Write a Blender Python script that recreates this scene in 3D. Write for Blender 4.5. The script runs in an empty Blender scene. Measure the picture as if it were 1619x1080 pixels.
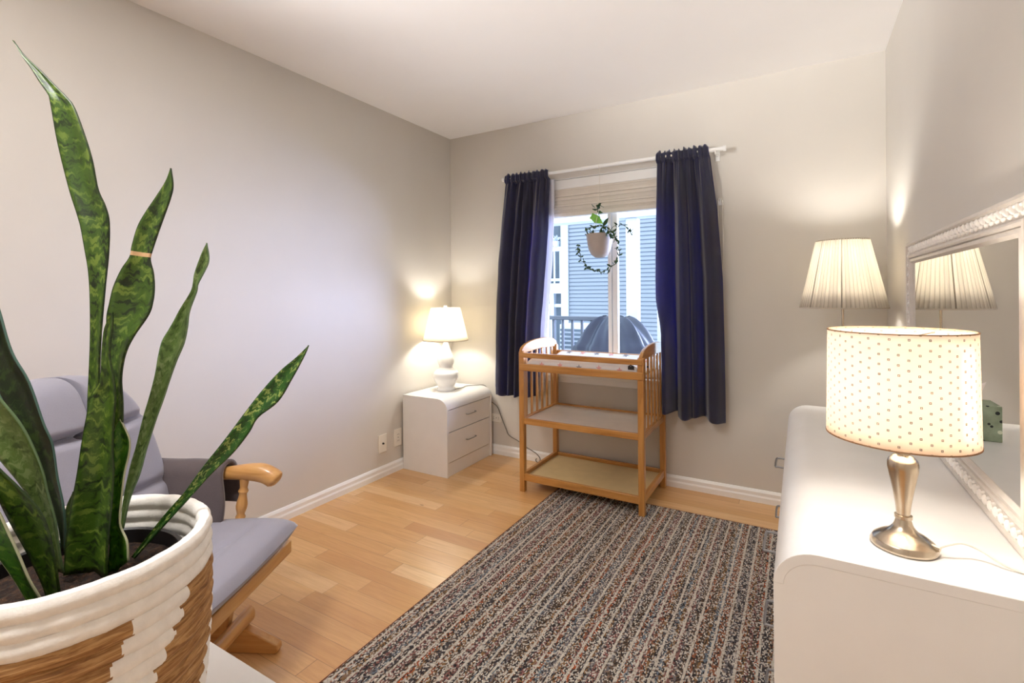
import bpy, bmesh, math, random
from math import sin, cos, pi, radians, sqrt, exp
from mathutils import Vector, Matrix, noise as mnoise
random.seed(7)
S = bpy.context.scene
COL = S.collection

# tuned values
def _s(r, g, b):
    f = lambda c: c/12.92 if c <= .04045 else ((c+.055)/1.055)**2.4
    return (f(r/255), f(g/255), f(b/255))
WALLC = _s(213, 208, 200); CEILC = _s(250, 248, 247)
SKYC = (.66, .81, 1.0); SKYS = 2.1; SUNP = 1.5
DAYP = 8.0; DAYA = 40; DAYD = (-1, -1, -.2)
P1, P2, P3, P4, P5 = 4.6, 4.7, 2.5, 12, 335
ULOC = (.35, -4.0, 1.75); UAIM = (1.4, -2.1, 2.75)
LC = (1, .965, .90); LCW = (1, .95, .87); LC4 = (1, .98, .965); EXPO = 1.0; SPA = 58

# ------------------------------------------------------------------ materials
class NT:
    """small helper around one material's node tree"""
    def __init__(s, name):
        s.m = bpy.data.materials.new(name); s.m.use_nodes = True
        s.t = s.m.node_tree; s.n = s.t.nodes
        s.p = s.n['Principled BSDF']; s.out = s.n['Material Output']
    def node(s, typ, **kw):
        x = s.n.new(typ)
        for k, v in kw.items(): setattr(x, k, v)
        return x
    def link(s, a, b): s.t.links.new(a, b); return b
    def val(s, sock, v):
        if isinstance(v, bpy.types.NodeSocket): s.t.links.new(v, sock)
        else: sock.default_value = v
    def math(s, op, a, b=None, c=None):
        x = s.node('ShaderNodeMath', operation=op)
        s.val(x.inputs[0], a)
        if b is not None: s.val(x.inputs[1], b)
        if c is not None: s.val(x.inputs[2], c)
        return x.outputs[0]
    def obj(s): return s.node('ShaderNodeTexCoord').outputs['Object']
    def uv(s): return s.node('ShaderNodeTexCoord').outputs['UV']
    def xyz(s, v):
        x = s.node('ShaderNodeSeparateXYZ'); s.link(v, x.inputs[0]); return x.outputs
    def comb(s, a, b, c=0.0):
        x = s.node('ShaderNodeCombineXYZ')
        for i, v in enumerate((a, b, c)): s.val(x.inputs[i], v)
        return x.outputs[0]
    def noise(s, vec, scale=5, detail=3, rough=.5, dist=0):
        x = s.node('ShaderNodeTexNoise'); s.link(vec, x.inputs['Vector'])
        x.inputs['Scale'].default_value = scale; x.inputs['Detail'].default_value = detail
        x.inputs['Roughness'].default_value = rough; x.inputs['Distortion'].default_value = dist
        return x.outputs[0]
    def white(s, vec):
        x = s.node('ShaderNodeTexWhiteNoise', noise_dimensions='3D'); s.link(vec, x.inputs['Vector']); return x.outputs[0]
    def ramp(s, f, stops, interp='LINEAR'):
        x = s.node('ShaderNodeValToRGB'); s.link(f, x.inputs[0]); x.color_ramp.interpolation = interp
        e = x.color_ramp.elements
        e[0].position, e[0].color = stops[0][0], (*stops[0][1], 1)
        e[1].position, e[1].color = stops[-1][0], (*stops[-1][1], 1)
        for p, c in stops[1:-1]:
            q = e.new(p); q.color = (*c, 1)
        return x.outputs[0]
    def mix(s, f, a, b, mode='MIX'):
        x = s.node('ShaderNodeMix', data_type='RGBA', blend_type=mode)
        s.val(x.inputs[0], f)
        for i, v in ((6, a), (7, b)):
            if isinstance(v, bpy.types.NodeSocket): s.link(v, x.inputs[i])
            else: x.inputs[i].default_value = (*v, 1)
        return x.outputs[2]
    def base(s, c):
        if isinstance(c, bpy.types.NodeSocket): s.link(c, s.p.inputs['Base Color'])
        else: s.p.inputs['Base Color'].default_value = (*c, 1)
    def bump(s, h, strength=.3, dist=.01):
        x = s.node('ShaderNodeBump'); s.link(h, x.inputs['Height'])
        x.inputs['Strength'].default_value = strength; x.inputs['Distance'].default_value = dist
        s.link(x.outputs[0], s.p.inputs['Normal'])
    def set(s, **kw):
        for k, v in kw.items(): s.val(s.p.inputs[k.replace('_', ' ')], v)
    def translucent(s, color, fac):
        tr = s.node('ShaderNodeBsdfTranslucent'); mx = s.node('ShaderNodeMixShader')
        if isinstance(color, bpy.types.NodeSocket): s.link(color, tr.inputs[0])
        else: tr.inputs[0].default_value = (*color, 1)
        mx.inputs[0].default_value = fac
        s.link(s.p.outputs[0], mx.inputs[1]); s.link(tr.outputs[0], mx.inputs[2]); s.link(mx.outputs[0], s.out.inputs[0])

def srgb(r, g, b):
    f = lambda c: c/12.92 if c <= .04045 else ((c+.055)/1.055)**2.4
    return (f(r/255), f(g/255), f(b/255))

def plain(name, c, rough=.5, noise=0.0, nscale=30, bump=0.0, bscale=200, metal=0.0, coat=0.0, sheen=0.0):
    t = NT(name)
    if noise:
        f = t.noise(t.obj(), nscale, 4)
        lo = tuple(max(0, x*(1-noise)) for x in c); hi = tuple(min(1, x*(1+noise)) for x in c)
        t.base(t.ramp(f, [(.3, lo), (.7, hi)]))
    else: t.base(c)
    t.set(Roughness=rough, Metallic=metal)
    if coat: t.p.inputs['Coat Weight'].default_value = coat
    if sheen: t.p.inputs['Sheen Weight'].default_value = sheen; t.p.inputs['Sheen Roughness'].default_value = .5
    if bump: t.bump(t.noise(t.obj(), bscale, 2), bump, .002)
    return t.m

M = {}
M['wall'] = plain('wall_paint', WALLC, .75, .015, 3, .06, 260)
M['ceiling'] = plain('ceiling_paint', CEILC, .8, .01, 3, .06, 260)
M['trim'] = plain('white_trim_paint', srgb(243, 242, 240), .35, .01, 8)
M['laminate'] = plain('white_laminate', srgb(232, 229, 225), .33, .015, 12, .04, 500)
M['gap'] = plain('grey_brown_board', srgb(120, 112, 105), .7, .1, 40)  # plain grey-brown board, used for the mirror backing
M['nickel'] = plain('brushed_nickel', srgb(196, 182, 162), .26, .05, 60, metal=1.0)
M['handle'] = plain('satin_handle_metal', srgb(165, 165, 168), .3, .05, 80, metal=1.0)
M['ceramic'] = plain('white_ceramic', srgb(246, 246, 244), .12, .01, 10, coat=.5)
M['plate'] = plain('ivory_plastic', srgb(238, 233, 222), .35, .01, 20)
M['dark'] = plain('dark_slot', srgb(40, 36, 34), .6, .1, 50)
M['cord'] = plain('grey_cord_rubber', srgb(120, 116, 108), .5, .08, 60)
M['whitecord'] = plain('white_cord', srgb(226, 221, 210), .45, .03, 60)
M['blackpot'] = plain('black_plastic_pot', srgb(22, 22, 24), .3, .1, 40)
M['rodwhite'] = plain('white_enamel_rod', srgb(240, 240, 238), .3, .01, 20)
M['blind'] = plain('cream_blind_slat', srgb(226, 218, 206), .5, .02, 25)
M['pot'] = plain('matte_stoneware_pot', srgb(176, 164, 156), .5, .04, 20, .1, 90)
M['tissue'] = plain('tissue_paper', srgb(245, 236, 230), .9, .02, 30)
M['bulb'] = plain('frosted_bulb', srgb(250, 246, 236), .3, .01, 20)
M['chairwood_dark'] = plain('pad_underside', srgb(34, 30, 30), .8, .2, 30)

def wood(name, c1, c2, c3, axis=0, scale=1.0, rough=.38):
    t = NT(name); o = t.obj(); x = t.xyz(o)
    k = [26, 26, 26]; k[axis] = 2.2
    v = t.comb(*[t.math('MULTIPLY', x[i], k[i]*scale) for i in range(3)])
    f = t.noise(v, 1.0, 5, .6, 1.2)
    k2 = [120, 120, 120]; k2[axis] = 5
    g = t.noise(t.comb(*[t.math('MULTIPLY', x[i], k2[i]*scale) for i in range(3)]), 1.0, 2)
    c = t.ramp(f, [(.28, c1), (.5, c2), (.75, c3)])
    t.base(t.mix(t.math('MULTIPLY', g, .35), c, c1)); t.set(Roughness=rough)
    t.p.inputs['Coat Weight'].default_value = .5; t.p.inputs['Coat Roughness'].default_value = .14
    t.bump(g, .06, .001)
    return t.m
OAK = (srgb(160, 104, 44), srgb(198, 140, 70), srgb(214, 162, 94))
for a, n in enumerate('xyz'): M['oak_'+n] = wood('honey_oak_'+n, *OAK, axis=a)
GL = (srgb(184, 128, 66), srgb(212, 158, 92), srgb(228, 180, 118))
for a, n in enumerate('xyz'): M['glider_'+n] = wood('light_maple_'+n, *GL, axis=a)
M['shelfboard'] = plain('whitewood_shelf_board', srgb(204, 180, 134), .45, .05, 14)
M['shelfmid'] = plain('pale_shelf_board', srgb(206, 188, 168), .3, .05, 14)

def floor_mat():
    t = NT('oak_strip_floor'); x = t.xyz(t.obj())
    W, Ln = .083, .78
    row = t.math('FLOOR', t.math('DIVIDE', x[1], W))
    rr = t.white(t.comb(row, 3.1, 0.0))
    xs = t.math('ADD', t.math('DIVIDE', x[0], Ln), t.math('MULTIPLY', rr, 7.3))
    seg = t.math('FLOOR', xs)
    pr = t.white(t.comb(row, seg, 1.7))
    c = t.ramp(pr, [(0, srgb(206, 150, 92)), (.12, srgb(218, 167, 107)), (.5, srgb(228, 181, 121)), (.85, srgb(233, 190, 133)), (1, srgb(238, 200, 148))])
    gv = t.comb(t.math('ADD', t.math('MULTIPLY', x[0], 3.0), t.math('MULTIPLY', pr, 31)), t.math('MULTIPLY', x[1], 38), pr)
    g = t.noise(gv, 1.0, 5, .62, 1.6)
    c = t.mix(t.math('MULTIPLY', t.ramp(g, [(.35, (0, 0, 0)), (.75, (1, 1, 1))]), .42), c, srgb(178, 122, 68))
    fine = t.noise(t.comb(t.math('MULTIPLY', x[0], 9), t.math('MULTIPLY', x[1], 240), pr), 1.0, 2)
    c = t.mix(t.math('MULTIPLY', fine, .22), c, srgb(165, 108, 58))
    kn = t.noise(t.comb(t.math('MULTIPLY', x[0], 7), t.math('MULTIPLY', x[1], 16), 4.0), 1.0, 1)
    c = t.mix(t.ramp(kn, [(.80, (0, 0, 0)), (.85, (1, 1, 1))]), c, srgb(110, 66, 32))
    fy = t.math('FRACT', t.math('DIVIDE', x[1], W)); fx = t.math('FRACT', xs)
    def edge(f, w):
        d = t.math('MINIMUM', f, t.math('SUBTRACT', 1.0, f)); return t.math('LESS_THAN', d, w)
    e = t.math('MAXIMUM', edge(fy, .0085), edge(fx, .0013))
    dark = t.math('MULTIPLY', e, t.math('ADD', .25, t.math('MULTIPLY', t.white(t.comb(row, seg, 8.0)), .55)))
    c = t.mix(dark, c, srgb(92, 56, 28))
    t.base(c); t.set(Roughness=.3)
    t.p.inputs['Coat Weight'].default_value = .35; t.p.inputs['Coat Roughness'].default_value = .16
    t.bump(t.math('SUBTRACT', t.math('MULTIPLY', g, .15), e), .15, .001)
    return t.m
M['floor'] = floor_mat()

def rug_mat():
    t = NT('woven_stripe_rug'); x = t.xyz(t.obj())
    P = .0475                                   # irregular light lines about every 4 to 7 cm
    wob = t.math('MULTIPLY', t.math('SUBTRACT', t.noise(t.comb(t.math('MULTIPLY', x[0], 6), t.math('MULTIPLY', x[1], 9), 2.0), 1, 2), .5), .006)
    xx = t.math('ADD', x[0], wob)
    s = t.math('DIVIDE', xx, P); si = t.math('FLOOR', s); sf = t.math('FRACT', s)
    pos = t.math('ADD', .25, t.math('MULTIPLY', t.white(t.comb(si, 5.0, 0.0)), .5))
    line = t.math('LESS_THAN', t.math('ABSOLUTE', t.math('SUBTRACT', sf, pos)), .085)
    # stitches
    cw, ch = .0040, .0062
    cx = t.math('FLOOR', t.math('DIVIDE', xx, cw))
    ysh = t.math('ADD', x[1], t.math('MULTIPLY', t.math('MODULO', cx, 2.0), ch*.5))
    cy = t.math('FLOOR', t.math('DIVIDE', ysh, ch))
    w = t.white(t.comb(cx, cy, 0.0)); w2 = t.white(t.comb(cx, cy, 9.0))
    sub = t.math('FLOOR', t.math('DIVIDE', xx, .0120))
    hue = t.white(t.comb(sub, 2.0, 2.0))
    acc = t.ramp(hue, [(0, srgb(78, 72, 74)), (.16, srgb(160, 98, 66)), (.29, srgb(126, 120, 122)), (.40, srgb(146, 98, 92)), (.53, srgb(184, 90, 46)),
                       (.60, srgb(102, 82, 64)), (.74, srgb(118, 130, 140)), (.86, srgb(150, 112, 70)), (1, srgb(70, 62, 66))], 'CONSTANT')
    gen = t.ramp(w, [(0, srgb(44, 39, 41)), (.27, srgb(76, 66, 64)), (.37, srgb(208, 198, 186)), (.72, srgb(234, 226, 214)), (.86, srgb(150, 122, 104)), (1, srgb(120, 96, 84))], 'CONSTANT')
    c = t.mix(t.math('LESS_THAN', w2, .36), gen, acc)
    cream = t.ramp(w2, [(0, srgb(196, 182, 166)), (.2, srgb(225, 216, 202)), (1, srgb(236, 229, 217))], 'CONSTANT')
    c = t.mix(t.math('MULTIPLY', line, t.math('LESS_THAN', w, .94)), c, cream)
    t.base(c); t.set(Roughness=.95)
    fx = t.math('FRACT', t.math('DIVIDE', xx, cw)); fy = t.math('FRACT', t.math('DIVIDE', ysh, ch))
    h = t.math('MULTIPLY', t.math('SINE', t.math('MULTIPLY', fx, pi)), t.math('SINE', t.math('MULTIPLY', fy, pi)))
    t.bump(h, .8, .004)
    return t.m
M['rug'] = rug_mat()
M['rugedge'] = plain('rug_binding', srgb(112, 62, 44), .9, .2, 120)

def fabric(name, c, c2, trans=None, tf=0.0, rough=.9, sheen=.3, scale=900, strength=.25):
    t = NT(name); x = t.xyz(t.obj())
    w = t.noise(t.comb(t.math('MULTIPLY', x[0], scale), t.math('MULTIPLY', x[1], scale), t.math('MULTIPLY', x[2], scale*.35)), 1.0, 2)
    l = t.noise(t.obj(), 7, 3)
    t.base(t.mix(t.math('ADD', t.math('MULTIPLY', w, .6), t.math('MULTIPLY', l, .4)), c, c2)); t.set(Roughness=rough)
    t.p.inputs['Sheen Weight'].default_value = sheen; t.p.inputs['Sheen Roughness'].default_value = .4
    t.bump(w, strength, .001)
    if trans: t.translucent(trans, tf)
    return t.m
M['curtain'] = fabric('navy_curtain_weave', srgb(36, 36, 46), srgb(64, 64, 77), srgb(64, 92, 230), .24, sheen=.6)
M['lining'] = fabric('white_curtain_lining', srgb(232, 232, 240), srgb(246, 246, 250), srgb(240, 240, 250), .4, sheen=.1)
M['cushion'] = fabric('grey_lavender_microfibre', srgb(146, 144, 158), srgb(170, 168, 182), sheen=.35, scale=700, strength=.12)
M['armpad'] = fabric('brown_grey_suede_pad', srgb(84, 74, 76), srgb(108, 97, 98), sheen=.35, scale=500, strength=.12)
M['padcover'] = fabric('white_pad_cover', srgb(240, 238, 240), srgb(250, 249, 250), sheen=.1, scale=600, strength=.08)
M['stargrey'] = plain('grey_star_print', srgb(150, 150, 158), .9, .05, 80)
M['starpink'] = plain('pink_star_print', srgb(236, 178, 176), .9, .05, 80)

def shade(name, c, tc, fac, dots=False):
    t = NT(name)
    if dots:
        u = t.xyz(t.uv())
        NU, NV = 50, 11.5
        a = t.math('MULTIPLY', u[0], NU); ca = t.math('FLOOR', a)
        b = t.math('ADD', t.math('MULTIPLY', u[1], NV), t.math('MULTIPLY', t.math('MODULO', ca, 2.0), .5)); cb = t.math('FLOOR', b)
        jx = t.math('MULTIPLY', t.math('SUBTRACT', t.white(t.comb(ca, cb, 0.0)), .5), .18)
        dx = t.math('ABSOLUTE', t.math('SUBTRACT', t.math('ADD', t.math('FRACT', a), jx), .5))
        dy = t.math('ABSOLUTE', t.math('SUBTRACT', t.math('FRACT', b), .5))
        box = t.math('MAXIMUM', t.math('MULTIPLY', dx, 1.0), t.math('MULTIPLY', dy, 1.15))
        m = t.math('MULTIPLY', t.math('LESS_THAN', box, .125), t.math('SUBTRACT', 1.0, t.math('MULTIPLY', t.math('LESS_THAN', box, .07), .6)))
        c1 = t.mix(m, c, srgb(128, 122, 114)); c2 = t.mix(m, tc, srgb(104, 102, 100))
        t.base(c1); tcs = c2
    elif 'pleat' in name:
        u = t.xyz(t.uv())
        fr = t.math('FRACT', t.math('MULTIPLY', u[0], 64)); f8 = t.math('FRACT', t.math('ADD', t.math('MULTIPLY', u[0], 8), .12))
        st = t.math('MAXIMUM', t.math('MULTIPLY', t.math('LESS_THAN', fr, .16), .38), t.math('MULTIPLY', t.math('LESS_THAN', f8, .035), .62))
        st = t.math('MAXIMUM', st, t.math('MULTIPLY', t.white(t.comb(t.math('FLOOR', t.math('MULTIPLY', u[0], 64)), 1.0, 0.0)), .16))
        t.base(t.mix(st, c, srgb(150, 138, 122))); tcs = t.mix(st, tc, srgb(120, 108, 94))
    else:
        f = t.noise(t.obj(), 160, 2)
        t.base(t.mix(t.math('MULTIPLY', f, .12), c, srgb(220, 212, 200))); tcs = tc
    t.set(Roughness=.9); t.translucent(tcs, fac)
    return t.m
M['shade_plain'] = shade('ivory_lamp_shade', srgb(244, 240, 230), srgb(250, 243, 226), .45)
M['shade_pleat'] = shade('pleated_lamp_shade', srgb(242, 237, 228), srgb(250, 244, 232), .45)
M['shade_dot'] = shade('dotted_lamp_shade', srgb(247, 240, 230), srgb(255, 237, 220), .45, True)
M['shadeband'] = plain('shade_binding', srgb(196, 186, 170), .8, .05, 80)
M['shadebrown'] = plain('brown_shade_binding', srgb(160, 124, 92), .8, .1, 80)

def basket_brown():
    t = NT('water_hyacinth_weave'); u = t.xyz(t.uv())
    f = t.noise(t.comb(t.math('MULTIPLY', u[0], 22), t.math('MULTIPLY', u[1], 230), 0.0), 1.0, 4, .6, .6)
    t.base(t.ramp(f, [(.25, srgb(92, 58, 28)), (.42, srgb(150, 104, 56)), (.6, srgb(190, 146, 92)), (.8, srgb(216, 180, 130))]))
    t.set(Roughness=.7); t.bump(f, .5, .004); return t.m
M['hyacinth'] = basket_brown()
M['ropewhite'] = plain('white_cotton_rope', srgb(245, 240, 233), .9, .05, 60, .25, 350)
def soil():
    t = NT('potting_soil'); f = t.noise(t.obj(), 90, 5, .7)
    t.base(t.ramp(f, [(.36, srgb(18, 11, 7)), (.52, srgb(52, 32, 20)), (.66, srgb(92, 62, 40)), (.76, srgb(190, 170, 148))])); t.set(Roughness=.85)
    t.bump(f, 1, .01); return t.m
M['soil'] = soil()

def leafmat(name, dark, mid, light, edge, k=1.0, spot=.5):
    t = NT(name); u = t.xyz(t.uv())
    # u across 0..1, v along in metres
    d = t.math('ABSOLUTE', t.math('SUBTRACT', u[0], .5))
    zig = t.math('ADD', u[1], t.math('MULTIPLY', t.math('SUBTRACT', t.noise(t.comb(t.math('MULTIPLY', u[0], 5.0), t.math('MULTIPLY', u[1], 40), 3.0), 1.0, 3), .5), .035))
    nz = t.noise(t.comb(t.math('MULTIPLY', u[0], 1.6), t.math('MULTIPLY', zig, 88*k), 0.0), 1.0, 3, .55, .15)
    c = t.ramp(nz, [(.40, dark), (.465, mid), (.535, mid), (.60, light)])
    mz = t.noise(t.comb(t.math('MULTIPLY', u[0], 2.0), t.math('MULTIPLY', u[1], 7), 6.0), 1.0, 3)
    c = t.mix(t.ramp(mz, [(.46, (0, 0, 0)), (.70, (.7, .7, .7))]), c, mid)
    l2 = t.noise(t.obj(), 14, 2)
    c = t.mix(t.math('MULTIPLY', l2, spot), c, dark)
    c = t.mix(t.math('MULTIPLY', t.math('GREATER_THAN', d, .475), .8), c, edge)
    t.base(c); t.set(Roughness=.42); t.p.inputs['Coat Weight'].default_value = .08
    t.bump(t.noise(t.comb(t.math('MULTIPLY', u[0], 60), t.math('MULTIPLY', u[1], 12), 0.0), 1.0, 2), .12, .002)
    t.translucent(srgb(90, 130, 40), .10)
    return t.m
M['leaf'] = leafmat('snake_leaf', srgb(20, 38, 8), srgb(70, 104, 22), srgb(128, 156, 60), srgb(30, 50, 14))
M['leaf_light'] = leafmat('snake_leaf_pale', srgb(58, 80, 34), srgb(100, 126, 62), srgb(140, 160, 100), srgb(120, 150, 110), 1.0, .3)
M['leaf_band'] = leafmat('snake_leaf_banded', srgb(14, 46, 10), srgb(40, 92, 20), srgb(176, 194, 104), srgb(24, 60, 18), 1.7, .2)
M['leaf_dark'] = leafmat('snake_leaf_dark', srgb(14, 24, 10), srgb(28, 46, 18), srgb(58, 84, 36), srgb(110, 150, 140), .8)  # teal rim paints the leaf's bluish highlight into its edge colour
M['leaf_white'] = leafmat('snake_leaf_whiteedge', srgb(24, 58, 8), srgb(58, 112, 18), srgb(110, 154, 50), srgb(214, 214, 180), 1.0, .35)
M['scar'] = plain('dry_leaf_scar', srgb(206, 168, 124), .8, .1, 60)
M['vine'] = plain('pothos_leaf', srgb(52, 84, 44), .4, .35, 30)
M['vine_bright'] = plain('pothos_leaf_bright', srgb(128, 196, 78), .4, .15, 30)
M['stem'] = plain('vine_stem', srgb(70, 88, 52), .6, .2, 30)

def mirror_mat():
    t = NT('mirror_silvering'); f = t.noise(t.obj(), 2, 1)
    t.base(t.ramp(f, [(.0, (.86, .87, .85)), (1, (.88, .88, .86))])); t.set(Metallic=1.0, Roughness=.005); return t.m
M['mirror'] = mirror_mat()
M['frame'] = plain('whitewashed_carved_wood', srgb(206, 198, 189), .38, .05, 40, .1, 120)  # greyed so the shade in the carved recesses sits in the colour
M['carve'] = plain('carved_leaf_lit_tint', srgb(240, 236, 230), .35, .04, 40)  # same wood made paler, so the relief's lit look is in the colour
def glass_mat():
    t = NT('window_glass')
    tr = t.node('ShaderNodeBsdfTransparent'); tr.inputs[0].default_value = (.97, .985, .98, 1)
    t.link(tr.outputs[0], t.out.inputs[0]); return t.m
M['glass'] = glass_mat()
def tissuebox():
    t = NT('green_floral_box'); x = t.obj()
    v = t.node('ShaderNodeTexVoronoi'); t.link(x, v.inputs[0]); v.inputs['Scale'].default_value = 34
    b = t.ramp(t.noise(x, 20, 3), [(.3, srgb(122, 136, 112)), (.7, srgb(160, 174, 148))])
    c = t.mix(t.math('LESS_THAN', v.outputs['Distance'], .20), b, srgb(24, 30, 28))
    v2 = t.node('ShaderNodeTexVoronoi'); t.link(x, v2.inputs[0]); v2.inputs['Scale'].default_value = 27
    c = t.mix(t.math('LESS_THAN', v2.outputs['Distance'], .16), c, srgb(214, 220, 196))
    t.base(c); t.set(Roughness=.6); return t.m
M['tissuebox'] = tissuebox()
M['siding'] = plain('blue_grey_siding', srgb(116, 124, 136), .6, .03, 3)
M['exttrim'] = plain('exterior_white_trim', srgb(196, 202, 212), .5, .02, 6)
M['extdark'] = plain('dark_exterior_opening', srgb(72, 84, 98), .3, .2, 4)
M['railmetal'] = plain('dark_porch_railing', srgb(78, 84, 96), .5, .1, 10)
M['tarp'] = plain('navy_grill_cover', srgb(50, 55, 70), .42, .18, 6, .25, 18)
M['deck'] = plain('porch_deck', srgb(140, 134, 128), .8, .1, 8)

# ------------------------------------------------------------------ meshes
class MB:
    def __init__(s): s.v = []; s.f = []; s.mi = []; s.uv = {}
    def add(s, vs, fs, mi=0, uvs=None):
        b = len(s.v); s.v += [Vector(p) for p in vs]
        for k, f in enumerate(fs):
            s.f.append(tuple(b+i for i in f)); s.mi.append(mi[k] if isinstance(mi, list) else mi)
        if uvs:
            for i, u in enumerate(uvs): s.uv[b+i] = u
        return s
    def box(s, a, b, mi=0):
        (x0, y0, z0), (x1, y1, z1) = a, b
        vs = [(x0,y0,z0),(x1,y0,z0),(x1,y1,z0),(x0,y1,z0),(x0,y0,z1),(x1,y0,z1),(x1,y1,z1),(x0,y1,z1)]
        return s.add(vs, [(3,2,1,0),(4,5,6,7),(0,1,5,4),(1,2,6,5),(2,3,7,6),(3,0,4,7)], mi)
    def bar(s, p, q, w, h, up=(0,0,1), mi=0):
        p, q = Vector(p), Vector(q); d = (q-p).normalized(); u = Vector(up)
        r = d.cross(u).normalized(); u = r.cross(d).normalized()
        vs = []
        for c in (p, q):
            for a, b in ((-1,-1),(1,-1),(1,1),(-1,1)): vs.append(c + r*(a*w/2) + u*(b*h/2))
        return s.add(vs, [(3,2,1,0),(4,5,6,7),(0,1,5,4),(1,2,6,5),(2,3,7,6),(3,0,4,7)], mi)
    def tube(s, pts, r, n=8, mi=0, closed=False, flat=1.0):
        pts = [Vector(p) for p in pts]; N = len(pts); vs = []; fs = []
        rr = r if isinstance(r, (list, tuple)) else [r]*N
        prev = None
        for i in range(N):
            if closed: t = pts[(i+1) % N]-pts[i-1]
            else: t = pts[min(i+1, N-1)]-pts[max(i-1, 0)]
            t.normalize()
            if prev is None:
                a = Vector((0,0,1)) if abs(t.z) < .9 else Vector((1,0,0)); u = t.cross(a).normalized()
            else: u = (prev - t*prev.dot(t)).normalized()
            prev = u; w = t.cross(u)
            for k in range(n):
                an = 2*pi*k/n; vs.append(pts[i] + u*(rr[i]*cos(an)) + w*(rr[i]*sin(an)*flat))
        M_ = N if closed else N-1
        for i in range(M_):
            j = (i+1) % N
            for k in range(n):
                fs.append((i*n+k, i*n+(k+1) % n, j*n+(k+1) % n, j*n+k))
        if not closed:
            fs.append(tuple(reversed(range(n)))); fs.append(tuple((N-1)*n+k for k in range(n)))
        return s.add(vs, fs, mi)
    def lathe(s, prof, c=(0,0,0), n=40, mi=0, cap=True, rmod=None, uv=False):
        vs = []; fs = []; uvs = []
        L = len(prof); seam = n+1 if uv else n
        for i, (r, z) in enumerate(prof):
            for k in range(seam):
                a = 2*pi*k/n; q = r + (rmod(a, i/(L-1)) if rmod else 0)
                vs.append((c[0]+q*cos(a), c[1]+q*sin(a), c[2]+z)); uvs.append((k/n, i/(L-1)))
        for i in range(L-1):
            for k in range(n):
                k2 = k+1 if uv else (k+1) % n
                fs.append((i*seam+k, i*seam+k2, (i+1)*seam+k2, (i+1)*seam+k))
        if cap:
            if prof[0][0] > 1e-6: fs.append(tuple(reversed(range(n))))
            if prof[-1][0] > 1e-6: fs.append(tuple((L-1)*seam+k for k in range(n)))
        return s.add(vs, fs, mi, uvs if uv else None)
    def prism(s, poly, axis, a, b, mi=0):
        """2-D outline extruded along axis between a and b (outline in the other two axes, in order)"""
        o = {'x': lambda p, t: (t, p[0], p[1]), 'y': lambda p, t: (p[0], t, p[1]), 'z': lambda p, t: (p[0], p[1], t)}[axis]
        n = len(poly)
        vs = [o(p, a) for p in poly]+[o(p, b) for p in poly]
        fs = [tuple(reversed(range(n))), tuple(range(n, 2*n))]+[(i, (i+1) % n, n+(i+1) % n, n+i) for i in range(n)]
        return s.add(vs, fs, mi)
    def grid(s, fn, nu, nv, mi=0, uvs=False, flip=False):
        vs = []; uu = []; fs = []
        for i in range(nu+1):
            for j in range(nv+1):
                vs.append(fn(i/nu, j/nv)); uu.append((i/nu, j/nv))
        for i in range(nu):
            for j in range(nv):
                f = (i*(nv+1)+j, (i+1)*(nv+1)+j, (i+1)*(nv+1)+j+1, i*(nv+1)+j+1)
                fs.append(f[::-1] if flip else f)
        return s.add(vs, fs, mi, uu if uvs else None)
    def ball(s, c, r, n=12, mi=0):
        rx, ry, rz = r if isinstance(r, (tuple, list)) else (r, r, r)
        vs = []; fs = []; m = n//2
        for i in range(m+1):
            t = pi*i/m
            for k in range(n):
                a = 2*pi*k/n; vs.append((c[0]+rx*sin(t)*cos(a), c[1]+ry*sin(t)*sin(a), c[2]-rz*cos(t)))
        for i in range(m):
            for k in range(n): fs.append((i*n+k, i*n+(k+1) % n, (i+1)*n+(k+1) % n, (i+1)*n+k))
        return s.add(vs, fs, mi)
    def build(s, name, mats, parent=None, world=False, smooth=None, bevel=0, solid=0, sub=0, recalc=True, seg=2):
        me = bpy.data.meshes.new(name); vs = s.v
        if parent is not None and world:
            r = parent
            while r.parent: r = r.parent
            inv = r.matrix_basis.inverted(); vs = [inv @ p for p in vs]
        me.from_pydata([tuple(p) for p in vs], [], s.f)
        for m in (mats if isinstance(mats, (list, tuple)) else [mats]): me.materials.append(m)
        me.polygons.foreach_set('material_index', s.mi)
        if s.uv:
            l = me.uv_layers.new(name='UVMap')
            for lp in me.loops: l.data[lp.index].uv = s.uv.get(lp.vertex_index, (0, 0))
        bm = bmesh.new(); bm.from_mesh(me)
        if not s.uv: bmesh.ops.remove_doubles(bm, verts=bm.verts, dist=1e-6)
        if recalc: bmesh.ops.recalc_face_normals(bm, faces=bm.faces)
        bm.to_mesh(me); bm.free(); me.update()
        o = bpy.data.objects.new(name, me); COL.objects.link(o)
        if parent is not None: o.parent = parent
        if bevel:
            b = o.modifiers.new('bevel', 'BEVEL'); b.width = bevel; b.segments = seg; b.limit_method = 'ANGLE'; b.angle_limit = radians(40)
        if solid:
            q = o.modifiers.new('solid', 'SOLIDIFY'); q.thickness = solid; q.offset = 0
        if sub:
            q = o.modifiers.new('sub', 'SUBSURF'); q.levels = sub; q.render_levels = sub
        if smooth is None: smooth = not (s.v and len(s.f) < 8)
        if smooth or bevel:
            me.polygons.foreach_set('use_smooth', [True]*len(me.polygons))
            try: me.set_sharp_from_angle(angle=radians(40))
            except Exception: pass
        return o

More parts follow.
